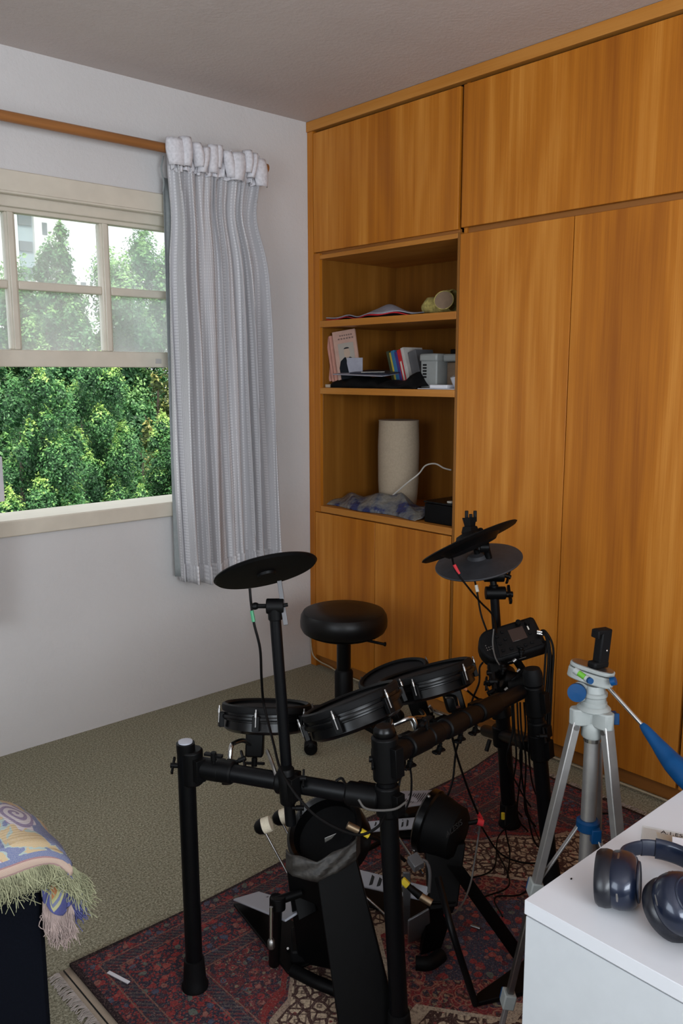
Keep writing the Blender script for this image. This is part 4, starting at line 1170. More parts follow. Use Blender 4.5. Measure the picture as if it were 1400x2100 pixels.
for u, v_ in ((-.035, .02), (-.035, -.005), (-.035, -.028), (-.01, -.03), (.012, -.032), (.034, -.032), (.055, -.03), (-.015, .03), (-.015, .005), (.062, .0)):
    MB().box((u - .005, v_ - .004, .008), (u + .005, v_ + .004, .0125), mf).build('button', 'rubber', mod, bevel=.001)
for u, v_ in ((.066, .032), (.04, .040)):
    MB().cyl(mf @ Vector((u, v_, .008)), mf @ Vector((u, v_, .024)), .008, n=16).build('dial', 'black', mod)
for k in range(7):
    u = -.078 + .007 * (k % 3); v_ = -.012 + .008 * (k // 3)
    MB().cyl(mf @ Vector((u, v_, .006)), mf @ Vector((u, v_, .0078)), .0016, n=8).build('pad_lamp', 'steel', mod)
MB().box((.062, .012, .0087), (.066, .026, .0095), mf).build('printed_mark', 'whiteband', mod)
for z_, u0, u1 in ((-.022, -.03, .0), (-.022, .005, .028)):
    MB().box((u0, -hw_ - .0012, z_ - .001), (u1, -hw_ + .002, z_ + .001), mf).build('printed_line', 'cableg', mod)
mb = MB(); mb.box((-.03, -.02, -.12), (.03, .02, -.045), mf); mb.build('module_bracket', 'black', mod, bevel=.003)
for (p, q, r) in (((1012, 1365, 2.50), (1040, 1385, 2.55), .030), ((1030, 1392, 2.5), (1060, 1402, 2.5), .034), ((1048, 1412, 2.45), (1092, 1400, 2.42), .030), ((1018, 1425, 2.55), (1030, 1470, 2.55), .032)):
    a, b_ = dp(*p), dp(*q); mb = MB(); mb.cyl(a, b_, r * .8, r); mb.build('bracket_clamp', 'black', kit, bevel=.003)
for q, d_ in (((1068, 1340, 2.5), U_), ((1010, 1380, 2.5), -R_), ((1030, 1375, 2.45), U_), ((1062, 1385, 2.45), -F_), ((1010, 1418, 2.5), -R_ - U_ * .5), ((1040, 1425, 2.4), -F_ - U_), ((1108, 1510, 2.35), R_)):
    wing(dp(*q), d_, kit, 1.0)
MB().tube([dp(1052, 1345, 2.55), dp(1070, 1372, 2.5), dp(1082, 1395, 2.45)], .012, 10).build('module_arm', 'black', kit)
for px, py in ((1052, 1357), (1060, 1378), (1035, 1416)):
    MB().cyl(dp(px, py, 2.44), dp(px + 6, py - 5, 2.44), .005).build('bracket_bolt', 'steel', kit)


# cables -------------------------------------------------------
def cable(pts, r=.003, mt='cable', par=None, name='cable'):
    return MB().tube([dp(*p) if not isinstance(p, Vector) else p for p in pts], r, 8, 6).build(name, mt, par or kit)


def zf(px, py, z=.018): return zp(px, py, z)


cb = cable([(512, 1207, 1.86), (515, 1240, 1.86), (521, 1280, 1.86), (533, 1330, 1.87), (536, 1390, 1.9), (540, 1440, 1.95), (552, 1490, 1.93), (562, 1530, 1.88), (572, 1570, 1.83), (590, 1605, 1.80), (615, 1640, 1.78), (650, 1675, 1.77), (700, 1703, 1.76), (740, 1712, 1.76), (775, 1695, 1.76), (790, 1670, 1.78)])
cable([(516, 1252, 1.858), (520, 1275, 1.858)], .0042, 'green', cb, 'band')
cable([(1064, 1560, 1.9)] * 0 + [(548, 1540, 1.95), (558, 1565, 1.9), (566, 1590, 1.88)], .0045, 'steel', kit, 'chrome_rod')
cb = cable([(926, 1140, dR - .1), (934, 1170, dR - .12), (960, 1205, dR - .12), (985, 1235, dR - .08), (1010, 1262, dR - .05), (1018, 1300, 2.5)])
cable([(931, 1158, dR - .12), (941, 1177, dR - .12)], .0052, 'red', cb, 'band')
cb = cable([(972, 1185, dR - .0), (978, 1215, dR - .02), (986, 1260, dR - .03), (998, 1295, dR - .05), (1000, 1310, 2.6)])
cable([(976, 1200, dR - .015), (979, 1214, dR - .02)], .0055, 'whiteband', cb, 'band')
cb = cable([(938, 1403, 2.22), (955, 1414, 2.25), (975, 1430, 2.3), (995, 1438, 2.35), (1020, 1435, 2.45)])
cable([(944, 1407, 2.22), (955, 1414, 2.25)], .0045, 'orange', cb, 'band')
cable([(990, 1358, 2.45), (983, 1370, 2.45), (982, 1400, 2.4), (970, 1430, 2.35), (965, 1448, 2.3)])
for k, (x0, y0, xm, xb, yb_) in enumerate(((1104, 1296, 1134, 1128, 1560), (1104, 1299, 1128, 1119, 1540), (1104, 1302, 1124, 1115, 1520), (1106, 1316, 1118, 1110, 1500), (1104, 1300, 1131, 1124, 1550))):
    cable([(x0, y0, 2.52), (x0 + 14, y0 - 1 + k, 2.5), (xm, 1330 + 6 * k, 2.48), (xm - 3, 1400, 2.45), (xb, 1470, 2.42), (xb - 5, yb_, 2.4)], .0035)
for k in range(2): MB().cyl(dp(1100, 1294 + 5 * k, 2.51), dp(1115, 1297 + 5 * k, 2.51), .004).build('jack_plug', 'chrome', kit)
for k, (x0, xm, xb, yb_) in enumerate(((1052, 1058, 1048, 1620), (1060, 1070, 1060, 1650), (1066, 1078, 1076, 1640), (1074, 1066, 1090, 1690), (1080, 1085, 1095, 1600), (1048, 1040, 1066, 1600))):
    cable([(x0, 1440, 2.42), (x0 + 3, 1500, 2.42), (xm, 1560, 2.44), zf(xb, yb_ + 20, .10), zf(xb + 22, yb_ + 55, .02)], .0028)
cable([(1042, 1340, 2.45), (1017, 1300, 2.42)] * 0 + [(1012, 1290, 2.5), (1010, 1320, 2.5), (1016, 1350, 2.48), (1030, 1372, 2.46)], .0022, 'cableg')
cable([(803, 1545, 1.85), (830, 1560, 1.85), (820, 1600, 1.8), (812, 1640, 1.8)], .0024)
cable([(836, 1560, 1.95), (843, 1590, 1.95), (842, 1630, 1.95), (832, 1660, 1.95)], .0024)
cable([(735, 1640, 1.76), (748, 1657, 1.75), (775, 1662, 1.745), (810, 1659, 1.745), (832, 1645, 1.76)], .0025, 'cableg')
cable([(688, 1602, 1.8), (700, 1596, 1.8), (708, 1608, 1.78)], .0028)
# long pair from the crossbar to the kick pads
red1 = cable([(926, 1508, 2.1), (938, 1555, 2.15), (960, 1620, 2.2), (982, 1675, 2.22)])
cable([(980, 1668, 2.22), (987, 1680, 2.22)], .0055, 'red', red1, 'band')
cable([(950, 1495, 2.15), (935, 1540, 2.2), (928, 1600, 2.2), (915, 1640, 2.2)], .0028)
cable([(1000, 1560, 2.4)] * 0 + [(1004, 1517, 2.3), (1000, 1530, 2.3), (997, 1540, 2.3)], .006, 'black', kit, 'jack_plug')
cable([zf(985, 1690, .2), zf(990, 1700, .12), zf(1020, 1745, .03), zf(1055, 1765, .02), zf(1100, 1770, .02), zf(1140, 1755, .02)], .0028)
cable([zf(1045, 1690, .05), zf(1020, 1720, .03), zf(1012, 1780, .02), zf(960, 1800, .02), zf(900, 1790, .02)], .0024)
cable([zf(1075, 1650, .02), zf(1100, 1710, .02), zf(1115, 1760, .02), zf(1075, 1830, .02), zf(1015, 1840, .02), zf(1030, 1880, .02)], .0024)
cable([zf(1020, 1750, .02), zf(1040, 1790, .02), zf(1040, 1820, .02), zf(990, 1840, .02)], .0024)
cable([(1038, 1655, 2.55), (1036, 1700, 2.5), zf(1045, 1750, .03), zf(1040, 1800, .02)], .0024)
cable([(1031, 1667, 2.5), (1031, 1680, 2.5)], .0055, 'yellow', kit, 'band')
# loop behind the tripod on the carpet
tag(MB().tube([zp(*q, .006 if q[1] < 1668 else .016) for q in ((1120, 1640), (1150, 1632), (1175, 1636), (1205, 1640), (1240, 1638), (1268, 1645), (1270, 1660), (1245, 1668), (1200, 1662), (1160, 1655), (1130, 1650), (1112, 1660))], .0028, 8).build('floor_cable', 'cable'), 'black cable looping on the carpet beyond the rug edge', 'cable')


# ================================================================== KICK PADS + PEDALS
k1 = thing('kick_pad_tower', 'near black kick pad tower with grey tape and round ring', 'kick pad', (-1.40, -1.80, 0))
d1 = 2.02
c, n, r, maj = disc_pose(668, 1706, 84, 66, 42, d1); f = frame(c, n, maj)
MB().lathe([(r * .84, -.060), (r * .98, -.055), (r, -.01), (r * .99, .012), (r * .90, .018), (r * .82, .010), (r * .80, -.02)], f, 56, close=False).build('ring_hoop', 'gloss', k1)
MB().lathe([(0, -.022), (r * .5, -.024), (r * .84, -.02)], f, 48, close=False).build('rear_shell', 'rubber', k1)
MB().lathe([(0, -.03), (r * .86, -.03), (r * .86, -.025), (0, -.024)], f, 40).build('strike_head', 'head', k1)
cs = zp(640, 2010, .0)
def quadslab(p, mt, name, par, th=.02, dirv=None):
    p = [Vector(q) for q in p]; dirv = Vector(dirv).normalized() * th if dirv is not None else (p[1] - p[0]).cross(p[3] - p[0]).normalized() * th
    q = p + [v + dirv for v in p]
    return MB().add(q, [(3, 2, 1, 0), (4, 5, 6, 7), (0, 1, 5, 4), (1, 2, 6, 5), (2, 3, 7, 6), (3, 0, 4, 7)]).build(name, mt, par, bevel=.003)
quadslab([dp(586, 1775, 2.0), dp(722, 1765, 1.98), zp(740, 2000, .012), zp(612, 1975, .012)], 'black', 'front_plate', k1, .035, F_)
quadslab([dp(648, 1790, 1.93), dp(725, 1742, 1.92), zp(818, 2110, .012), zp(700, 2150, .012)], 'black', 'rear_strut', k1, .03, F_)
# tape wrap
mb = MB()
tp_ = [dp(588, 1762, 1.93), dp(602, 1776, 1.90), dp(650, 1786, 1.88), dp(690, 1768, 1.88), dp(728, 1742, 1.90), dp(736, 1728, 1.95)]
mb.grid(lambda s, t: tuple(tp_[min(4, int(s * 5))].lerp(tp_[min(5, int(s * 5) + 1)], s * 5 - min(4, int(s * 5))) - U_ * (.046 * (t - .5) + .0015 * math.sin(19 * s)) - F_ * (.003 * math.sin(9 * t + 20 * s) + .004 * math.sin(3.14 * t))), 40, 8)
mb.build('tape_wrap', 'tape', k1, solid=.003)
MB().tube([zp(600, 1990, .02), zp(650, 2015, .02), zp(700, 2035, .02), zp(760, 2060, .02)], .016, 10).build('base_tube', 'black', k1)
jk = MB(); jk.cyl(dp(712, 1692, 1.90), dp(735, 1703, 1.90), .0085); jk.build('jack_plug', 'gold', k1)
MB().tube([dp(735, 1703, 1.9), dp(760, 1716, 1.9), dp(790, 1730, 1.92), dp(830, 1765, 1.95)], .0045, 8).build('cable', 'cable', k1)
cable([(740, 1704, 1.9), (756, 1714, 1.9)], .0068, 'yellow', k1, 'band')
quadslab([dp(665, 1718, 1.99), dp(690, 1708, 1.99), dp(680, 1720, 1.99), dp(666, 1728, 1.99)], 'steel', 'pale_label', k1, .002, -F_)

k2 = thing('kick_pad_tower', 'far black kick pad tower with splayed flat feet and lettering', 'kick pad', zp(880, 1980, 0))
d2 = 2.17
c2 = dp(905, 1695, d2)
axd = (R_ * .80 - F_ * .45 - U_ * .22).normalized()
f = frame(c2, axd, U_)
r2 = .078
MB().lathe([(0, -.055), (r2 * .8, -.055), (r2 * .97, -.045), (r2, -.02), (r2 * .97, .0), (r2 * .90, .018), (r2 * .86, .045), (r2 * .70, .055), (0, .056)], f, 56).build('pad_shell', 'rubber', k2)
MB().lathe([(r2 * .98, -.05), (r2 * 1.06, -.045), (r2 * 1.06, -.028), (r2 * .98, -.022)], f, 56, close=False).build('hoop', 'gloss', k2)
for a in (.4, 2.5, 4.6):
    q = f @ Vector((r2 * 1.06 * math.cos(a), r2 * 1.06 * math.sin(a), -.04)); MB().ball(q, .005).build('tension_bolt', 'steel', k2)
quadslab([dp(872, 1740, 2.14), dp(955, 1730, 2.14), dp(938, 1860, 2.10), dp(880, 1868, 2.10)], 'black', 'upper_post', k2, .05, F_)
quadslab([dp(882, 1850, 2.10), dp(936, 1850, 2.10), zp(905, 1945, .015), zp(862, 1960, .015)], 'black', 'lower_post', k2, .04, F_)
quadslab([dp(915, 1770, 2.08), dp(950, 1775, 2.08), zp(1072, 1945, .02), zp(1055, 1965, .02)], 'black', 'splayed_foot', k2, .008, -U_)
MB().tube([dp(898, 1800, 2.04), dp(930, 1920, 1.95), zp(975, 2060, .02)], .0085, 10).build('stay_rod', 'tube', k2)
quadslab([zp(970, 2068, .014), zp(978, 2045, .014), zp(1075, 1975, .014), zp(1085, 2040, .014)], 'black', 'splayed_foot', k2, .012, (0, 0, 1))
MB().tube([zp(852, 1975, .02), zp(880, 1975, .02), zp(905, 1958, .02)], .018, 10).build('rubber_heel', 'rubber', k2)
tn = (-F_ * .85 + R_ * .45).normalized(); tx = (R_ * .9 + U_ * .50 + F_ * .3); tx = (tx - tn * tx.dot(tn)).normalized()
pp = dp(932, 1704, 2.03)
text_mesh('ALESIS', .019, 'logo', 'lettering', k2, frame(pp, tn, tx), .0004, .3, True)
MB().cyl(dp(960, 1688, 2.12), dp(980, 1684, 2.12), .006).build('jack_plug', 'black', k2)
MB().cyl(dp(978, 1684, 2.12), dp(990, 1688, 2.12), .009).build('red_jack_collar', 'red', k2)
gc = MB().tube([dp(984, 1690, 2.12), dp(980, 1720, 2.13), dp(972, 1770, 2.1), dp(965, 1810, 2.08), dp(950, 1850, 2.04), dp(932, 1872, 2.0), dp(918, 1876, 1.99)], .0024, 8).build('grey_cable', 'cableg', k2)
MB().ball(dp(916, 1876, 1.985), .0075).build('red_collar', 'red', k2)
MB().tube([dp(916, 1880, 1.98), dp(925, 1895, 1.97), dp(935, 1920, 1.96), zp(960, 2010, .03)], .0028, 8).build('cable', 'cable', k2)
# connector with gold jack
MB().tube([dp(822, 1800, 1.95), dp(838, 1818, 1.94), dp(862, 1838, 1.93)], [.005, .007, .010], 10).build('jack_boot', 'black', k2)
cable([(824, 1804, 1.938), (836, 1816, 1.935)], .0085, 'yellow', k2, 'band')
MB().cyl(dp(862, 1838, 1.93), dp(885, 1852, 1.92), .0088).build('jack_plug', 'gold', k2)


def pedal(label, pts, zt_, plate_pts, prints=6, stripe=False):
    """pts: 4 floor points of the base, plate_pts: 4 points (heel a, heel b, toe b, toe a) of the foot plate"""
    p = thing('drum_pedal', label, 'pedal', tuple(sum(pts, Vector((0, 0, 0))) / 4))
    quadslab(pts, 'black', 'base_plate', p, .008, (0, 0, 1))
    pl_ = [Vector(q) for q in plate_pts]
    up = (pl_[1] - pl_[0]).cross(pl_[3] - pl_[0]).normalized()
    if up.z < 0: up = -up
    o = quadslab(pl_, 'capgrey', 'foot_plate', p, .006, up)
    a, b, c_, d_ = [q + up * .0065 for q in pl_]
    for k in range(prints):
        t0, t1 = .30 + .62 * k / prints, .30 + .62 * (k + .38) / prints
        s0 = .15 + .04 * (k % 2)
        q = [a.lerp(d_, t0).lerp(b.lerp(c_, t0), s0), a.lerp(d_, t0).lerp(b.lerp(c_, t0), 1 - s0), a.lerp(d_, t1).lerp(b.lerp(c_, t1), 1 - s0 - .1), a.lerp(d_, t1).lerp(b.lerp(c_, t1), s0 + .1)]
        quadslab(q, 'black', 'grip_print', o, .0006, up)
    return p, o


# left pedal
pA, plA = pedal('black drum pedal with pale foot plate left of the near kick pad', [zp(478, 1858, .012), zp(548, 1850, .012), zp(680, 1960, .012), zp(590, 2000, .012)], 0,
                [zp(478, 1848, .035), zp(532, 1832, .035), dp(632, 1862, 2.06), dp(585, 1892, 2.03)], 5)
q0 = dp(566, 1843, 2.0); q1 = zp(562, 1975, .02)
MB().cyl(q1, q0, .014, .016).build('pedal_post', 'black', pA); MB().cyl(dp(556, 1860, 1.97), dp(556, 1935, 1.97), .0045).build('spring_rod', 'chrome', pA)
MB().lathe([(.007, 0), (.009, .004), (.009, .018), (.006, .022)], frame(dp(556, 1945, 1.97), U_), 16).build('spring_nut', 'steel', pA)
mb = MB(); mb.cyl(dp(560, 1850, 2.0), dp(618, 1830, 2.03), .011); mb.cyl(dp(570, 1840, 2.0), dp(570, 1865, 2.0), .018); mb.build('axle_housing', 'black', pA, bevel=.002)
quadslab([dp(600, 1830, 2.04), dp(640, 1815, 2.06), dp(650, 1870, 2.04), dp(612, 1890, 2.02)], 'black', 'cam_block', pA, .04, F_)
for nm, hx_, hy_, ex_, ey_, dd in ((0, 537, 1695, 590, 1792, 2.10), (1, 574, 1677, 615, 1760, 2.16)):
    h = dp(hx_, hy_, dd); e = dp(ex_, ey_, dd - .03); MB().cyl(e, h, .0028).build('beater_rod', 'steel', pA)
    ax = (R_ * .93 + U_ * .36 - F_ * .05).normalized(); f = frame(h, ax, U_)
    bt = MB().lathe([(0, -.020), (.010, -.018), (.017, -.010), (.0205, .002), (.0, .003)], f, 24).build('beater_head', 'black', pA)
    MB().lathe([(0, .003), (.0195, .003), (.0195, .022), (.018, .024), (0, .024)], f, 24).build('felt_face', 'felt', bt)
for k in range(6):
    MB().cyl(zp(590 + 9 * k, 1945 - 6 * k % 13, .022), zp(590 + 9 * k, 1945 - 6 * k % 13, .027), .003).build('base_bolt', 'steel', pA)
mb = MB(); mb.box((-.05, -.03, .012), (.05, .03, .05), Matrix.Translation(zp(620, 1960, 0)) @ Matrix.Rotation(.9, 4, 'Z')); mb.build('toe_clamp', 'rubber', pA, bevel=.006)

pB, plB = pedal('long pale drum pedal lying between the two kick pads', [zp(700, 1845, .012), zp(735, 1790, .012), zp(900, 1850, .012), zp(880, 1900, .012)], 0,
                [zp(716, 1815, .04), zp(724, 1782, .04), dp(885, 1822, 2.12), dp(870, 1850, 2.08)], 6)
quadslab([dp(826, 1790, 2.05), dp(842, 1790, 2.05), zp(842, 1915, .02), zp(826, 1918, .02)], 'smoke', 'pedal_post', pB, .01, F_)
quadslab([dp(836, 1890, 2.02), dp(880, 1865, 2.02), zp(884, 1920, .015), zp(836, 1935, .015)], 'smoke', 'pedal_foot', pB, .01, F_)
MB().cyl(dp(815, 1715, 2.08), dp(868, 1792, 2.0), .0035).build('drive_rod', 'chrome', pB)
mb = MB(); mb.box((-.014, -.012, -.016), (.014, .012, .016), frame(dp(852, 1768, 2.0), dp(868, 1792, 2.0) - dp(815, 1715, 2.08), R_)); mb.build('rod_joint', 'smoke', pB, bevel=.002)
MB().tube([dp(858, 1762, 2.0), dp(874, 1768, 2.0), dp(881, 1790, 2.0), dp(879, 1830, 2.0)], .004, 8).build('spring_hoop', 'smoke', pB)
MB().cyl(dp(742, 1832, 1.99), dp(790, 1876, 1.98), .0028).build('beater_rod', 'steel', pB)
pC, plC = pedal('low pale pedal with black line graphics behind the kick towers', [zp(735, 1722, .012), zp(748, 1690, .012), zp(870, 1690, .012), zp(872, 1720, .012)], 0,
                [zp(733, 1710, .035), zp(741, 1688, .035), dp(858, 1678, 2.45), dp(856, 1702, 2.4)], 8)
pD, plD = pedal('striped black hi-hat pedal beside the far rug edge', [zp(800, 1690, .012), zp(815, 1650, .012), zp(905, 1640, .012), zp(905, 1672, .012)], 0,
                [dp(800, 1662, 2.5), dp(822, 1624, 2.55), dp(893, 1622, 2.6), dp(870, 1652, 2.5)], 9)
MB().box((-.05, -.03, .02), (.06, .03, .075), Matrix.Translation(zp(850, 1700, 0)) @ Matrix.Rotation(-.2, 4, 'Z')).build('controller_body', 'black', pD, bevel=.008)
MB().cyl(zp(965, 1898, .02), zp(984, 1904, .02), .0045).build('loose_plug', 'steel', pB)
plD.data.materials[0] = M['capgrey']
MB().tube([zp(700, 1772, .015), zp(760, 1738, .015), zp(830, 1700, .02)], .008, 8).build('link_tube', 'black', pC)

# ================================================================== TRIPOD
TX, TY = -1.222, -2.352
tri = thing('camera_tripod', 'grey and blue camera tripod with phone clamp in front of wardrobe', 'tripod', (TX, TY, 0))
def T(px, py): return nl(px, py, (TX, TY))
ap = T(1205, 1465)
mb = MB()
za = T(1207, 1485).z
zc = T(1200, 1740).z
MB().cyl((TX, TY, zc - .18), (TX, TY, za), .0155, n=24).build('centre_column', 'alu', tri)
MB().lathe([(.0175, 0), (.0175, .02), (.0165, .022)], frame((TX, TY, T(1207, 1518).z), (0, 0, 1)), 24).build('column_collar', 'chrome', tri)
MB().lathe([(.020, 0), (.023, .004), (.023, .030), (.020, .034)], frame((TX, TY, T(1207, 1500).z - .01), (0, 0, 1)), 24).build('column_guide', 'greyplastic', tri)
F0 = zp(1012, 2165, .02); LF = F0
a_ = math.atan2(LF.y - TY, LF.x - TX); lrad = math.hypot(LF.x - TX, LF.y - TY)
zsh = T(1205, 1478).z
az = [a_, a_ + 2 * math.pi / 3, a_ - 2 * math.pi / 3]
mb = MB(); pts = []
for k in range(24):
    a = a_ + 2 * math.pi * k / 24; rr = .034 + .016 * math.cos(3 * (a - a_)); pts.append((TX + rr * math.cos(a), TY + rr * math.sin(a)))
mb.prism(pts, zsh - .004, zsh + .030); mb.lathe([(.036, .028), (.026, .038), (.0, .038)], frame((TX, TY, zsh), (0, 0, 1)), 24); mb.build('spider', 'greyplastic', tri, bevel=.003)
zbr = T(1195, 1690).z
for k, a in enumerate(az):
    d_ = Vector((math.cos(a), math.sin(a), 0)); s_ = Vector((-d_.y, d_.x, 0))
    top = Vector((TX, TY, zsh)) + d_ * .036; ft = Vector((TX, TY, .012)) + d_ * lrad
    ax = (ft - top); LN = ax.length; ax.normalize(); fr = frame(top, ax, s_)
    lg = MB().box((-.0125, -.008, -.004), (.0125, .008, LN * .47), fr).build('leg', 'alu', tri, bevel=.002)
    MB().box((-.0085, -.0065, LN * .45), (.0085, .0065, LN * .80), fr).build('leg_middle', 'steel', lg, bevel=.002)
    MB().box((-.0065, -.0050, LN * .78), (.0065, .0050, LN * .985), fr).build('leg_lower', 'alu', lg, bevel=.002)
    MB().lathe([(.0, 0), (.011, 0), (.012, .02), (.009, .03)], frame(ft - Vector((0, 0, .012)), -ax), 16).build('rubber_tip', 'rubber', lg)
    for t in (.455, .79):
        MB().box((-.0155, -.013, LN * t), (.0155, .013, LN * t + .034), fr).build('leg_lock', 'greyplastic', lg, bevel=.003)
        sx = -1 if s_.dot(R_) > 0 else 1
        MB().box((min(sx * .0235, sx * .0150), -.012, LN * t + .006), (max(sx * .0235, sx * .0150), .012, LN * t + .034), fr).build('lock_lever', 'bluep', lg, bevel=.003)
    MB().cyl(top - s_ * .015 + ax * .008 - d_*0, top + s_ * .015 + ax * .008, .0055).build('hinge_pin', 'steel', lg)
    br0 = Vector((TX, TY, zbr)) + d_ * .020; br1 = top + ax * (LN * .47)
    MB().box((-.0055, -.002, 0), (.0055, .002, (br1 - br0).length), frame(br0, br1 - br0, s_)).build('brace', 'alu', tri, bevel=.001)
MB().lathe([(.019, -.012), (.024, -.008), (.024, .010), (.0195, .014)], frame((TX, TY, zbr), (0, 0, 1)), 24).build('brace_collar', 'bluep', tri)
MB().box((-.010, -.008, -.03), (.010, .008, 0), frame(Vector((TX, TY, zbr)) - F_ * .024 + R_ * .010, (0, 0, 1), R_)).build('collar_lug', 'bluep', tri, bevel=.002)
# crank knob
kn = T(1258, 1472)
mb = MB(); mb.cyl(kn - R_ * .016, kn - R_ * .004, .006); mb.prism([(-.012, -.013), (.012, -.013), (.009, 0), (.012, .013), (-.012, .013), (-.009, 0)], -.004, .008, frame(kn, R_, U_)); mb.build('crank_knob', 'bluep', tri, bevel=.002)
# pan head
zn = T(1210, 1443).z
MB().lathe([(.024, -.014), (.026, -.008), (.026, .006), (.022, .010), (.022, .016), (.026, .02), (.026, .026), (.020, .03)], frame((TX, TY, zn), (0, 0, 1)), 28).build('pan_base', 'greyplastic', tri)
hc = T(1208, 1412)
hn = (U_ * .93 - R_ * .30 * 0 - F_ * .36).normalized(); hx_ = (R_ * .80 - F_ * -.0 - U_ * .30); hx_ = (R_ + F_ * -.35 - U_ * .25)
hz = (Vector((0, 0, 1)) + R_ * .16 - F_ * .04).normalized()
hx_ = R_ * .86 - F_ * .50; hf = frame(T(1214, 1372), hz, hx_)
MB().lathe([(.021, -.030), (.024, -.022), (.023, -.004), (.019, .012), (.0, .012)], frame((TX, TY, hc.z - .002), (0, 0, 1)), 24).build('head_neck', 'greyplastic', tri)
kc = T(1181, 1416) - F_ * .014
MB().cyl(kc + F_ * .002 + R_ * .004, kc + F_ * .036 + R_ * .026, .0195, n=24).build('tilt_barrel', 'greyplastic', tri)
MB().lathe([(0, 0), (.016, 0), (.0185, .004), (.0185, .014), (.0, .015)], frame(kc + F_ * .003, -F_ - R_ * .45), 24).build('tilt_knob', 'bluep', tri)
pl2 = []
for k in range(28):
    a = 2 * math.pi * k / 28; pl2.append((.046 * math.copysign(abs(math.cos(a)) ** .75, math.cos(a)), .024 * math.copysign(abs(math.sin(a)) ** .75, math.sin(a))))
MB().prism(pl2, -.026, -.004, hf).build('head_body', 'greyplastic', tri, bevel=.003)
MB().prism([(x * .97, y * .97) for x, y in pl2], -.002, .006, hf).build('quick_release_plate', 'greyplastic', tri, bevel=.002)
MB().prism([(x * .90, y * .86) for x, y in pl2], .006, .0075, hf).build('plate_pad', 'steel', tri)
lv0, lv1 = dp(1183, 1378, 1.645), dp(1203, 1392, 1.630)
lvd = (lv1 - lv0).normalized()
lvv = MB().cyl(lv0, lv1, .0058, n=16).build('bubble_level', 'levelgreen', tri)
MB().cyl(lv0 - lvd * .006, lv0 + lvd * .004, .0068, n=16).build('level_cap', 'greyplastic', lvv); MB().cyl(lv1 - lvd * .003, lv1 + lvd * .006, .0068, n=16).build('level_cap', 'greyplastic', lvv)
MB().cyl(dp(1206, 1394, 1.628), dp(1211, 1397, 1.618), .0062, n=16).build('level_knob', 'bluep', tri)
MB().cyl(dp(1252, 1398, 1.66), dp(1262, 1396, 1.655), .0085, n=16).build('release_knob', 'bluep', tri)
# pan handle
h0, h1, h2_, h3_ = dp(1246, 1408, 1.68), dp(1316, 1486, 1.62), dp(1372, 1556, 1.57), dp(1440, 1632, 1.50)
MB().cyl(h0, h1, .0042, n=16).build('handle_rod', 'chrome', tri)
MB().tube([h1, h1.lerp(h2_, .15), h1.lerp(h2_, .6), h2_, h2_.lerp(h3_, .3), h2_.lerp(h3_, .8), h3_], [.0060, .0085, .012, .0165, .0200, .0210, .019, .012], 16).build('handle_grip', 'bluep', tri)
# phone clamp
pc = T(1228, 1368); pf_ = frame(pc, Vector((0, 0, 1)) + R_ * .07, (R_ * .86 + F_ * .5))
ph_ = T(1238, 1293).z - pc.z
cl_ = MB().box((-.0115, -.010, .004), (.0155, .010, ph_), pf_).build('phone_clamp', 'black', tri, bevel=.003)
cl_.data.materials[0] = M['rubber']
MB().box((-.0215, -.010, ph_ - .006), (.0155, .010, ph_ + .004), pf_).build('upper_jaw', 'rubber', cl_, bevel=.003)
MB().box((-.0235, -.010, ph_ - .014), (-.0170, .010, ph_ + .003), pf_).build('jaw_lip', 'rubber', cl_, bevel=.002)
MB().box((-.024, -.011, .0), (.0165, .011, .014), pf_).build('lower_jaw', 'rubber', cl_, bevel=.004)
MB().ball(pf_ @ Vector((.006, -.0085, ph_ * .48)), .0028).build('clamp_screw', 'chrome', cl_)

# ================================================================== WHITE DESK + THINGS ON IT
TZ = .75; dxc, dyc = -1.768, -2.578
dk = thing('white_desk', 'white laminate desk at the bottom right corner', 'desk', (-1.2, -3.0, 0))
bx((dxc, -3.85, TZ - .022), (-.72, dyc, TZ), 'desk_top', 'white_lam', dk, .0012)
bx((dxc + .002, -3.85, .0), (dxc + .020, dyc - .002, TZ - .0252), 'side_panel', 'white_edge', dk, .001)
bx((dxc + .02, dyc - .020, .10), (-.74, dyc - .003, TZ - .0235), 'back_panel', 'white_edge', dk, .001)
bx((-.74, -3.85, .0), (-.722, dyc - .002, TZ - .0235), 'side_panel', 'white_edge', dk, .001)
bx((dxc + .02, -3.84, .08), (-.74, -3.82, .60), 'front_drawer', 'white_lam', dk, .001)
sp_ = zp(1171, 1802, TZ + .0012)
tag(MB().ball(sp_, (.0022, .0011, .0012), 8, 6).build('crumb', 'rubber'), 'tiny dark crumb on the white desk top', 'crumb')

hp = thing('headphones', 'dark metallic navy over-ear headphones lying on the white desk', 'headphones', zp(1330, 1830, TZ))


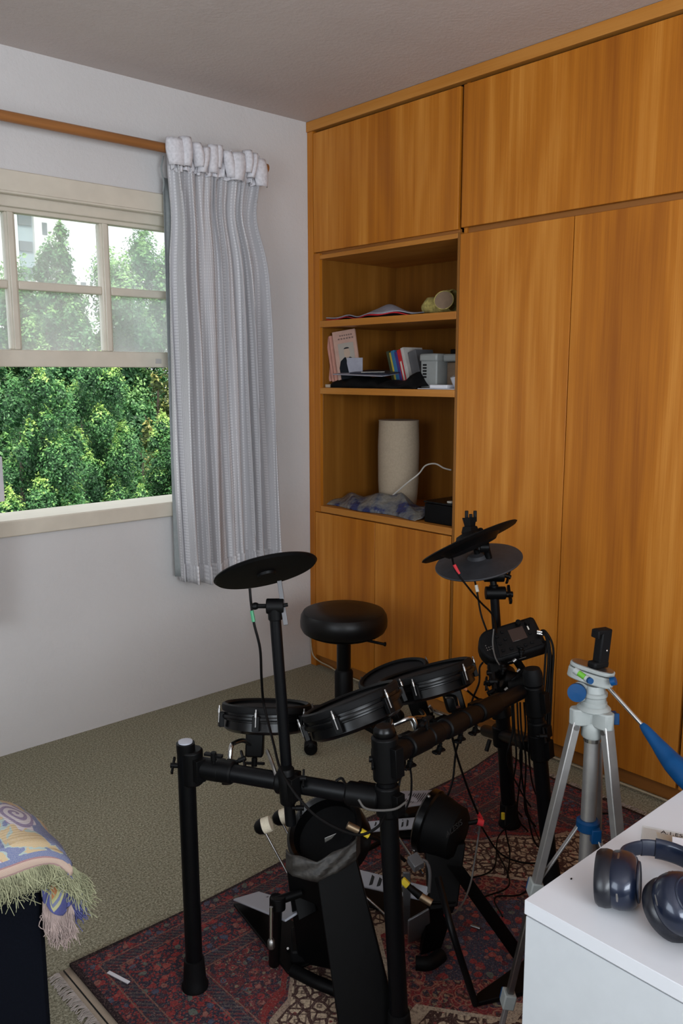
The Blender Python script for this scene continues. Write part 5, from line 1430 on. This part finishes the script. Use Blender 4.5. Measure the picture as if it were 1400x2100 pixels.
def cup(f, rx, ry, name_lab, thick=.85):
    f = f @ Matrix.Diagonal((1, 1, thick, 1)); mb = MB(); n = 40; rings = []
    prof = [(0, .0), (.62, .0), (.82, -.004), (.93, -.011), (.985, -.020), (1.0, -.030), (.97, -.038), (.93, -.042)]
    vs = []; fs = []
    for (q, z) in prof:
        for k in range(n):
            a = 2 * math.pi * k / n; e = .92
            vs.append(f @ Vector((rx * q * math.copysign(abs(math.cos(a)) ** e, math.cos(a)), ry * q * math.copysign(abs(math.sin(a)) ** e, math.sin(a)), z)))
    for j in range(len(prof) - 1):
        for k in range(n): fs.append((j * n + k, (j + 1) * n + k, (j + 1) * n + (k + 1) % n, j * n + (k + 1) % n))
    mb.add(vs, fs); o = mb.build('ear_cup', 'navy', hp)
    mb = MB(); vs = []; fs = []
    pr = [(.93, -.040), (.99, -.044), (1.02, -.052), (.99, -.062), (.90, -.067), (.72, -.066), (.62, -.058), (.60, -.046), (0, -.045)]
    for (q, z) in pr:
        for k in range(n):
            a = 2 * math.pi * k / n; vs.append(f @ Vector((rx * q * math.cos(a), ry * q * math.sin(a), z)))
    for j in range(len(pr) - 1):
        for k in range(n): fs.append((j * n + k, (j + 1) * n + k, (j + 1) * n + (k + 1) % n, j * n + (k + 1) % n))
    mb.add(vs, fs); mb.build('ear_cushion', 'cushion', o)
    mb = MB().lathe([(.64, -.0005), (.70, .0015), (.72, -.001)], f @ Matrix.Diagonal((rx, ry, 1, 1)), 40, close=False); mb.build('cup_trim', 'navymat', o)
    mb = MB(); vs = []
    mb.lathe([(.995, -.028), (1.006, -.030), (.995, -.032)], f @ Matrix.Diagonal((rx, ry, 1, 1)), 40, close=False); mb.build('chrome_line', 'steel', o)
    return o


# left cup stands on its rim: outer face towards image right, cushion towards image left
cA = zp(1287, 1868, TZ); ncl = (R_ * .93 - F_ * .25 + Vector((0, 0, .12))).normalized()
FH = Vector((F_.x, F_.y, 0)).normalized()
nA = (R_ * .90 - FH * .38 + Vector((0, 0, .10))).normalized()
yA = (FH * .92 + R_ * .35).normalized()
fA = frame(Vector((cA.x, cA.y, TZ + .036)) + R_ * .018 + FH * .012, nA, yA)
fA = fA @ Matrix.Rotation(0, 4, 'Z')
cup(fA, .046, .036, '')
# right cup lies tilted, outer face towards the viewer
cB = zp(1400, 1928, TZ)
nB = (-FH * .55 + R_ * .42 + Vector((0, 0, .72))).normalized()
fB = frame(Vector((cB.x, cB.y, TZ + .060)) + R_ * .012, nB, R_)
oB = cup(fB, .043, .041, '')
for k in range(5):
    a = math.radians(100 + 9 * k); MB().ball(fB @ Vector((.043 * .985 * math.cos(a), .041 * .985 * math.sin(a), -.019)), .0013, 8, 6).build('control_dot', 'gold', oB)
# headband: arc lying on the desk going behind
hb = [fA @ Vector((.030, .004, -.030)), zp(1280, 1748, TZ + .030), zp(1328, 1738, TZ + .026), zp(1395, 1755, TZ + .024), zp(1465, 1800, TZ + .024), zp(1515, 1880, TZ + .026), zp(1500, 1945, TZ + .03), zp(1445, 1965, TZ + .035)]
mb = MB(); PTS = []
P = [hb[0] * 2 - hb[1]] + hb + [hb[-1] * 2 - hb[-2]]
for i in range(1, len(P) - 2):
    for k in range(8):
        t = k / 8; p0, p1, p2, p3 = P[i - 1:i + 3]
        PTS.append(.5 * ((2 * p1) + (p2 - p0) * t + (2 * p0 - 5 * p1 + 4 * p2 - p3) * t * t + (3 * p1 - p0 - 3 * p2 + p3) * t ** 3))
PTS.append(hb[-1])


def band(i0, i1, wz, th, name, mt):
    vs = []; fs = []; sub = PTS[i0:i1]; n = 12
    for i, p in enumerate(sub):
        t = (sub[min(i + 1, len(sub) - 1)] - sub[max(i - 1, 0)]); t.z = 0; t.normalize(); sd = Vector((-t.y, t.x, 0)); up = Vector((0, 0, 1))
        for k in range(n):
            a = 2 * math.pi * k / n; vs.append(p + up * (wz * math.copysign(abs(math.sin(a)) ** .6, math.sin(a))) + sd * (th * math.cos(a)))
    for i in range(len(sub) - 1):
        for k in range(n): fs.append((i * n + k, i * n + (k + 1) % n, (i + 1) * n + (k + 1) % n, (i + 1) * n + k))
    fs.append(tuple(range(n - 1, -1, -1))); fs.append(tuple((len(sub) - 1) * n + k for k in range(n)))
    MB().add(vs, fs).build(name, mt, hp)


band(0, 16, .012, .0035, 'slider_arm', 'navymat'); band(14, 19, .0135, .0042, 'slider_plate', 'navymat'); band(18, 46, .0165, .0065, 'headband', 'navy'); band(44, 57, .012, .0035, 'slider_arm', 'navymat')

# clear strip with black signs
cs_ = thing('clear_plastic_sheet', 'clear plastic strip with tiny black signs behind the headphones', 'plastic sheet', zp(1350, 1715, TZ))
q = [zp(1312, 1733, TZ + .0012), zp(1316, 1695, TZ + .0012), zp(1450, 1722, TZ + .0012), zp(1450, 1768, TZ + .0012)]
quadslab(q, 'clear', 'clear_sheet', cs_, .003, (0, 0, 1))
quadslab([zp(1345, 1706, TZ + .0052), zp(1450, 1728, TZ + .0052), zp(1450, 1760, TZ + .0052), zp(1350, 1742, TZ + .0052)], 'clear', 'tinted_field', cs_, .0006, (0, 0, 1))
quadslab([zp(1378, 1716, TZ + .006), zp(1410, 1722, TZ + .006), zp(1410, 1742, TZ + .006), zp(1378, 1735, TZ + .006)], 'paper', 'paper_square', cs_, .0006, (0, 0, 1))
a, b_ = zp(1354, 1708, TZ + .0062), zp(1450, 1728, TZ + .0062)
text_mesh('A.1.ESSC', .013, 'black', 'printed_signs', cs_, frame(a, (0, 0, 1), b_ - a), .0002)

# ================================================================== ARMCHAIR + THROW
ACY0, ACY1 = -1.86, -1.72; ACX = -2.172; AZ = .690
ac = thing('armchair', 'dark navy upholstered armchair half out of frame under the throw', 'armchair', (-2.5, -1.5, 0))
prof = [(-2.80, .06)] + [(ACX, .06), (ACX, .48)] + [(ACX - .08 + .08 * math.cos(a), .58 + (AZ - .58) * math.sin(a)) for a in [k * math.pi / 16 for k in range(0, 9)]] + [(-2.70, AZ), (-2.80, .56)]
# slab extruded along y
fr = Matrix(((1, 0, 0, 0), (0, 0, 1, 0), (0, 1, 0, 0), (0, 0, 0, 1)))
MB().prism(prof, ACY0, ACY1, fr).build('backrest', 'chairfab', ac, bevel=.012)
bx((-2.79, ACY1, .12), (ACX - .03, -1.16, .40), 'seat', 'chairfab', ac, .03)
bx((-2.80, ACY1, .06), (-2.70, -1.16, .54), 'armrest', 'chairfab', ac, .03)
for x_ in (-2.76, -2.18):
    for y_ in (-1.83, -1.20): MB().cyl((x_, y_, 0), (x_, y_, .12), .015, .02).build('leg', 'black', ac)

thr = thing('fringed_throw', 'blue and yellow woven throw with fringe draped over the armchair', 'throw', (-2.25, -1.78, .66))
Ty0 = ACY0 - .010; Ty1 = ACY1 + .03


def surf(u):
    """outline of the cushioned top walked from the top to the side: u in metres -> (x,z)"""
    flat = 0.42; arc = .17; top = AZ + .016
    if u < flat: return (ACX - .055 - (flat - u), top)
    if u < flat + arc:
        a = math.pi / 2 * (1 - (u - flat) / arc); return (ACX - .055 + .100 * math.cos(a), top - .105 + .105 * math.sin(a))
    return (ACX + .045, top - .105 - (u - flat - arc))


def tf(s, t):
    # t: 0 far side, .5 the near top edge, 1 the hem on the near face ; s along the chair
    u = s * .545
    x, z = surf(u)
    drop_ = .040 - .020 * max(0, (s - .55) / .45)
    if t < .5:
        y = Ty1 + (Ty0 - Ty1) * (t / .5); zz = z + .014 * math.sin(math.pi * t / .5)
    else:
        q = (t - .5) / .5; y = Ty0 - .006 - .014 * math.sin(q * 2.2); zz = z - drop_ * q - .008 * (1 - math.cos(q * 1.5)) + .004 * math.sin(u * 40) * q
    return (x + .002 * math.sin(30 * t + 20 * s), y, zz)


mb = MB(); mb.grid(tf, 70, 40, lambda s, t: (.30 - s * .60 * .5 + .0 if False else s * .545 - .28, (1 - t) * .21)); mb.build('throw_cloth', 'throw', thr, solid=.005)
# hanging corner
cx = ACX + .004


def cf2(s, t):
    a, b_ = dp(86, 1795, 1.455), dp(140, 1785, 1.475)
    c_, d_ = dp(86, 1858, 1.455), dp(146, 1850, 1.475)
    p = a.lerp(b_, s).lerp(c_.lerp(d_, s), t)
    return tuple(p + Vector((0, 0, -1)) * (.022 * t * (1 - abs(s - .62) * 2.0)) - F_ * (.006 * math.sin(9 * s + 4 * t)))


m, nt, b = newmat('throw_corner'); x = NX(nt); s = x.xyz(x.tc('UV'))
dd = x.m('ADD', x.m('ABSOLUTE', x.m('SUBTRACT', s[0], .42)), x.m('MULTIPLY', x.m('ABSOLUTE', x.m('SUBTRACT', s[1], .38)), .75))
x.put(b.inputs['Base Color'], x.ramp(dd, [(0, (.42, .17, .07)), (.22, (.33, .32, .15)), (.30, (.13, .14, .22)), (.36, (.33, .32, .17)), (.43, (.06, .065, .19))], 'CONSTANT')); b.inputs['Roughness'].default_value = .95
x.bump(x.m('SINE', x.m('MULTIPLY', s[1], 260.)), .3, .002, b); M['throwc'] = m
mb = MB(); mb.grid(cf2, 16, 24, lambda s, t: (s, t)); mb.build('throw_corner', 'throwc', thr, solid=.005)


def strands(n, root, L, mt, name, spread=.25, dirv=(0, 0, -1), r=.0013):
    mb = MB()
    for k in range(n):
        p = Vector(root(rng.random())); l = L * (.6 + .6 * rng.random()); j = lambda: Vector(rng.normal(size=3)) * spread * l * .45
        d = Vector(dirv); mb.tube([p, p + d * l * .35 + j() * .4, p + d * l * .7 + j() * .7, p + d * l + j()], [r * 1.2, r, r * .7], 4, 3)
    o = mb.build(name, mt, thr); o['kind'] = 'stuff'; return o


strands(1500, lambda q: Vector(tf(q, .985)) + Vector((0, -.003, 0)), .042, 'frY', 'fringe', .42, (.15, -.12, -1), .0008)
strands(300, lambda q: Vector(tf(.88 + .12 * q, .98)) + Vector((.004, .0, -.005)), .060, 'frY', 'fringe', .3, (.35, -.05, -.9), .0009)
strands(360, lambda q: Vector(cf2(q, .98)), .056, 'frP', 'fringe', .22, (.02, 0, -1), .0009)
strands(260, lambda q: Vector(cf2(.95, q)), .048, 'frB', 'fringe', .25, (.42, 0, -.9), .0009)
strands(240, lambda q: Vector(cf2(.98, q * .8)) + Vector((.006, 0, .01)), .056, 'frY', 'fringe', .3, (.50, 0, -.85), .0009)

# ================================================================== OUTSIDE
gr = MB().box((-40, 1.5, -9.2), (90, 140, -9)).build('ground', 'ground', smooth=False); struct(gr, 'street level ground outside the window')


def foliage(lobes, per, mt, name, parent, leaf=.04):
    V = []; TP = []
    for (c, r, young) in lobes:
        r = np.array(r); area_ = (r[0] * r[1] * r[2]) ** (2 / 3); n = int(per * area_ / leaf ** 2 * .0016)
        d = rng.normal(size=(int(n * 1.7), 3)); d /= np.linalg.norm(d, axis=1)[:, None]
        d = d[(d[:, 1] < .45)][:n]; n = len(d)          # the far side of a crown is never seen from the house
        bumpy = 1 + .20 * np.sin(d[:, 0] * 7 + c[0] * 3) * np.cos(d[:, 2] * 8 + c[1]) + .13 * np.sin(d[:, 1] * 13 + c[2] * 5 + d[:, 0] * 9)
        sh = 1 - .55 * np.clip(d[:, 2], 0, 1)
        rad = (.62 + .42 * rng.random(n) ** .7) * bumpy
        p = np.array(c) + d * r * rad[:, None] * np.stack([sh, sh, np.ones(n)], 1)
        nrm = d * .8 + rng.normal(size=(n, 3)) * .5 + np.array([0, -.1, .45]); nrm /= np.linalg.norm(nrm, axis=1)[:, None]
        t = np.cross(nrm, rng.normal(size=(n, 3))); t /= np.linalg.norm(t, axis=1)[:, None]; b2 = np.cross(nrm, t)
        s = leaf * (.6 + .8 * rng.random(n))[:, None]
        q = np.stack([p - t * s, p - b2 * s * .5, p + t * s, p + b2 * s * .5], 1)
        V.append(q.reshape(-1, 3)); tip_light = np.clip(.22 + .42 * d[:, 2] + 1.1 * (rad - .88), 0, 1) * young  # young yellow-green tips; light on lobe tops and shade beneath painted in
        TP.append(np.repeat(tip_light, 4))
        # large dark inner leaves: crown shade put into the colour, closing sky gaps
        m_ = int(n * .10); d = rng.normal(size=(m_, 3)); d /= np.linalg.norm(d, axis=1)[:, None]
        p = np.array(c) + d * r * (.55 * rng.random((m_, 1)) ** .5); nrm = d * .5 + rng.normal(size=(m_, 3)) * .3 + np.array([0, -.8, 0]); nrm /= np.linalg.norm(nrm, axis=1)[:, None]
        t = np.cross(nrm, rng.normal(size=(m_, 3))); t /= np.linalg.norm(t, axis=1)[:, None]; b2 = np.cross(nrm, t); s = leaf * 2.6
        q = np.stack([p - t * s, p - b2 * s * .7, p + t * s, p + b2 * s * .7], 1); V.append(q.reshape(-1, 3)); TP.append(np.zeros(4 * m_) - .1)
    V = np.concatenate(V).astype(np.float32); TP = np.concatenate(TP).astype(np.float32); n = len(V) // 4
    me = bpy.data.meshes.new(name); me.vertices.add(len(V)); me.vertices.foreach_set('co', V.ravel())
    me.loops.add(4 * n); me.loops.foreach_set('vertex_index', np.arange(4 * n, dtype=np.int32)); me.polygons.add(n); me.polygons.foreach_set('loop_start', np.arange(0, 4 * n, 4, dtype=np.int32))
    me.update(calc_edges=True); at = me.attributes.new('tip_light', 'FLOAT', 'POINT'); at.data.foreach_set('value', TP)
    me.materials.append(M[mt]); o = bpy.data.objects.new(name, me); COL.objects.link(o); setpar(o, parent); o['kind'] = 'stuff'; return o, n


tot = 0


def tree(label, x, y, ztop_, zbot, rad, mt, nl_=42, per=3600, leaf=.0215, name='tree', seed=0, point=.72, wild=0.):
    global tot
    g = thing(name, label, 'tree', (x, y, -9), 'trees outside the window')
    h = ztop_ - zbot; lobes = []
    for k in range(nl_):
        t = ((k + .5) / nl_); z = zbot + h * t; rr = rad * max(.03, 1 - max(0, (t - .25) / .75) ** 1.3 * point - .3 * (t < .1)) if t < .97 else .02
        a = k * 2.399 + seed
        if math.sin(a) > .55: a = -a
        q = rr * (.45 + .55 * rng.random()) * (1 + wild * .35 * rng.normal()); z += wild * .15 * rng.normal()
        sz = (.22 + .30 * rng.random()) * (1 - .35 * t) * rad / 1.3
        lobes.append(((x + q * math.cos(a), y + q * math.sin(a) * .8, z), (sz, sz, sz * (1.25 + .6 * rng.random())), .55 + 1.0 * rng.random()))
    for k in range(5):
        t = .1 + .17 * k; rr = rad * (1 - t * .6); lobes.append(((x, y + rad * .15, zbot + h * t), (rr * .8, rr * .6, h * .16), .4))
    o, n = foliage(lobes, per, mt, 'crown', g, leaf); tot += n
    yy = y + rad * .7
    MB().tube([(x, yy, -9), (x + .1, yy, zbot - 1), (x - .05, yy, zbot + h * .4), (x, yy, zbot + h * .85)], [.22, .18, .10, .05, .02], 10).build('trunk', 'bark', g)
    for k in range(5):
        a = k * 1.3 + seed; z = zbot + h * (.15 + .1 * k)
        MB().tube([(x, yy, z), (x + rad * .4 * math.cos(a), yy + rad * .3 * math.sin(a), z + .3), (x + rad * .75 * math.cos(a), yy + rad * .5 * math.sin(a), z + .75)], [.05, .03, .012], 6).build('branch', 'bark', g)


tree('bright green tree with light tips at the lower left of window view', 2.2, 8.6, 1.45, -3.6, 1.0, 'leafA', seed=0)
tree('fresh green tree in the centre of the open window view', 3.75, 9.8, 1.60, -4.0, 1.05, 'leafA', seed=2)
tree('low leafy tree right above the window sill near the curtain', 5.35, 10.6, .55, -4.5, 1.15, 'leafA', seed=4)
tree('yellowish tree beside the curtain edge', 6.75, 12.4, 2.1, -2.8, 1.05, 'leafC', seed=5, nl_=34, leaf=.04)
tree('tall pale green tree rising into the left upper pane', 5.55, 15.0, 4.3, -4.5, 1.35, 'leafD', seed=1, nl_=80, leaf=.042, point=.9, wild=1.)
tree('tall airy tree rising into the right upper pane', 8.35, 16.5, 4.45, -4.5, 2.4, 'leafD', seed=3, nl_=90, leaf=.042, point=.40, wild=1.)
tree('deep green tree standing left behind the others', 3.2, 14.0, 2.2, -4.5, 1.7, 'leafB', seed=6, nl_=50, leaf=.05)
tree('distant dark tree filling the gap behind the yellowish tree', 7.0, 20.0, 3.1, -6, 2.6, 'leafB', seed=8, nl_=60, leaf=.08)
tree('distant tree far left beyond the window edge', .7, 12.5, 2.2, -4, 1.5, 'leafA', seed=9, nl_=40, leaf=.06)
tree('broad dark tree closing the view behind the centre tree', 5.3, 18.2, 3.35, -6, 2.9, 'leafD', seed=11, nl_=80, leaf=.05, point=.3)
tree('round tree further along the street hidden by the curtain', 10.5, 14.5, 2.6, -5, 2.2, 'leafA', seed=12, nl_=50, leaf=.06)
tree('tall tree further along the street behind the curtain', 13.5, 19.0, 4.2, -6, 3.0, 'leafB', seed=13, nl_=60, leaf=.08)

BY = 95.
bd = thing('apartment_tower', 'white apartment tower with grey-blue balcony strip far outside', 'building', (yp(60, 756, BY).x, BY, -9))
bxl, bxr = yp(-120, 600, BY).x, yp(128, 600, BY).x
s0, s1_ = yp(38, 500, BY).x, yp(72, 500, BY).x
w0, w1 = yp(88, 500, BY).x, yp(98, 500, BY).x
bx((bxl, BY, -9), (s0, BY + 14, 60), 'facade_wall', 'bwhite', bd, 0)
bx((s1_, BY, -9), (bxr, BY + 14, 60), 'facade_wall', 'bwhite', bd, 0)
bx((s0, BY + .5, -9), (s1_, BY + 14, 60), 'balcony_strip', 'bblue', bd, 0)
fh = abs(yp(60, 450, BY).z - yp(60, 503, BY).z)
zz = yp(60, 452, BY).z
for k in range(-4, 9):
    z = zz - k * fh
    o = bx((s0 + .25, BY + .35, z - fh * .18), (s1_ - .15, BY + .52, z + fh * .20), 'window', 'bwin', bd, 0)
    if k >= -4: bx((w0, BY - .05, z - fh * .35 - .4), (w1, BY + .02, z + fh * .12 - .4), 'window', 'bwin', bd, 0)
bl = thing('low_building', 'low pale building barely seen behind the trees', 'building', (yp(140, 560, 60).x, 60, -9))
bx((yp(118, 560, 60).x, 60, -9), (yp(185, 560, 60).x, 66, yp(140, 566, 60).z), 'facade_wall', 'bwhite', bl, 0)
for k in range(3):
    xx_ = yp(125 + 20 * k, 573, 60).x; bx((xx_, 59.9, yp(130, 590, 60).z), (xx_ + .4, 60.02, yp(130, 576, 60).z), 'window', 'bwin', bl, 0)
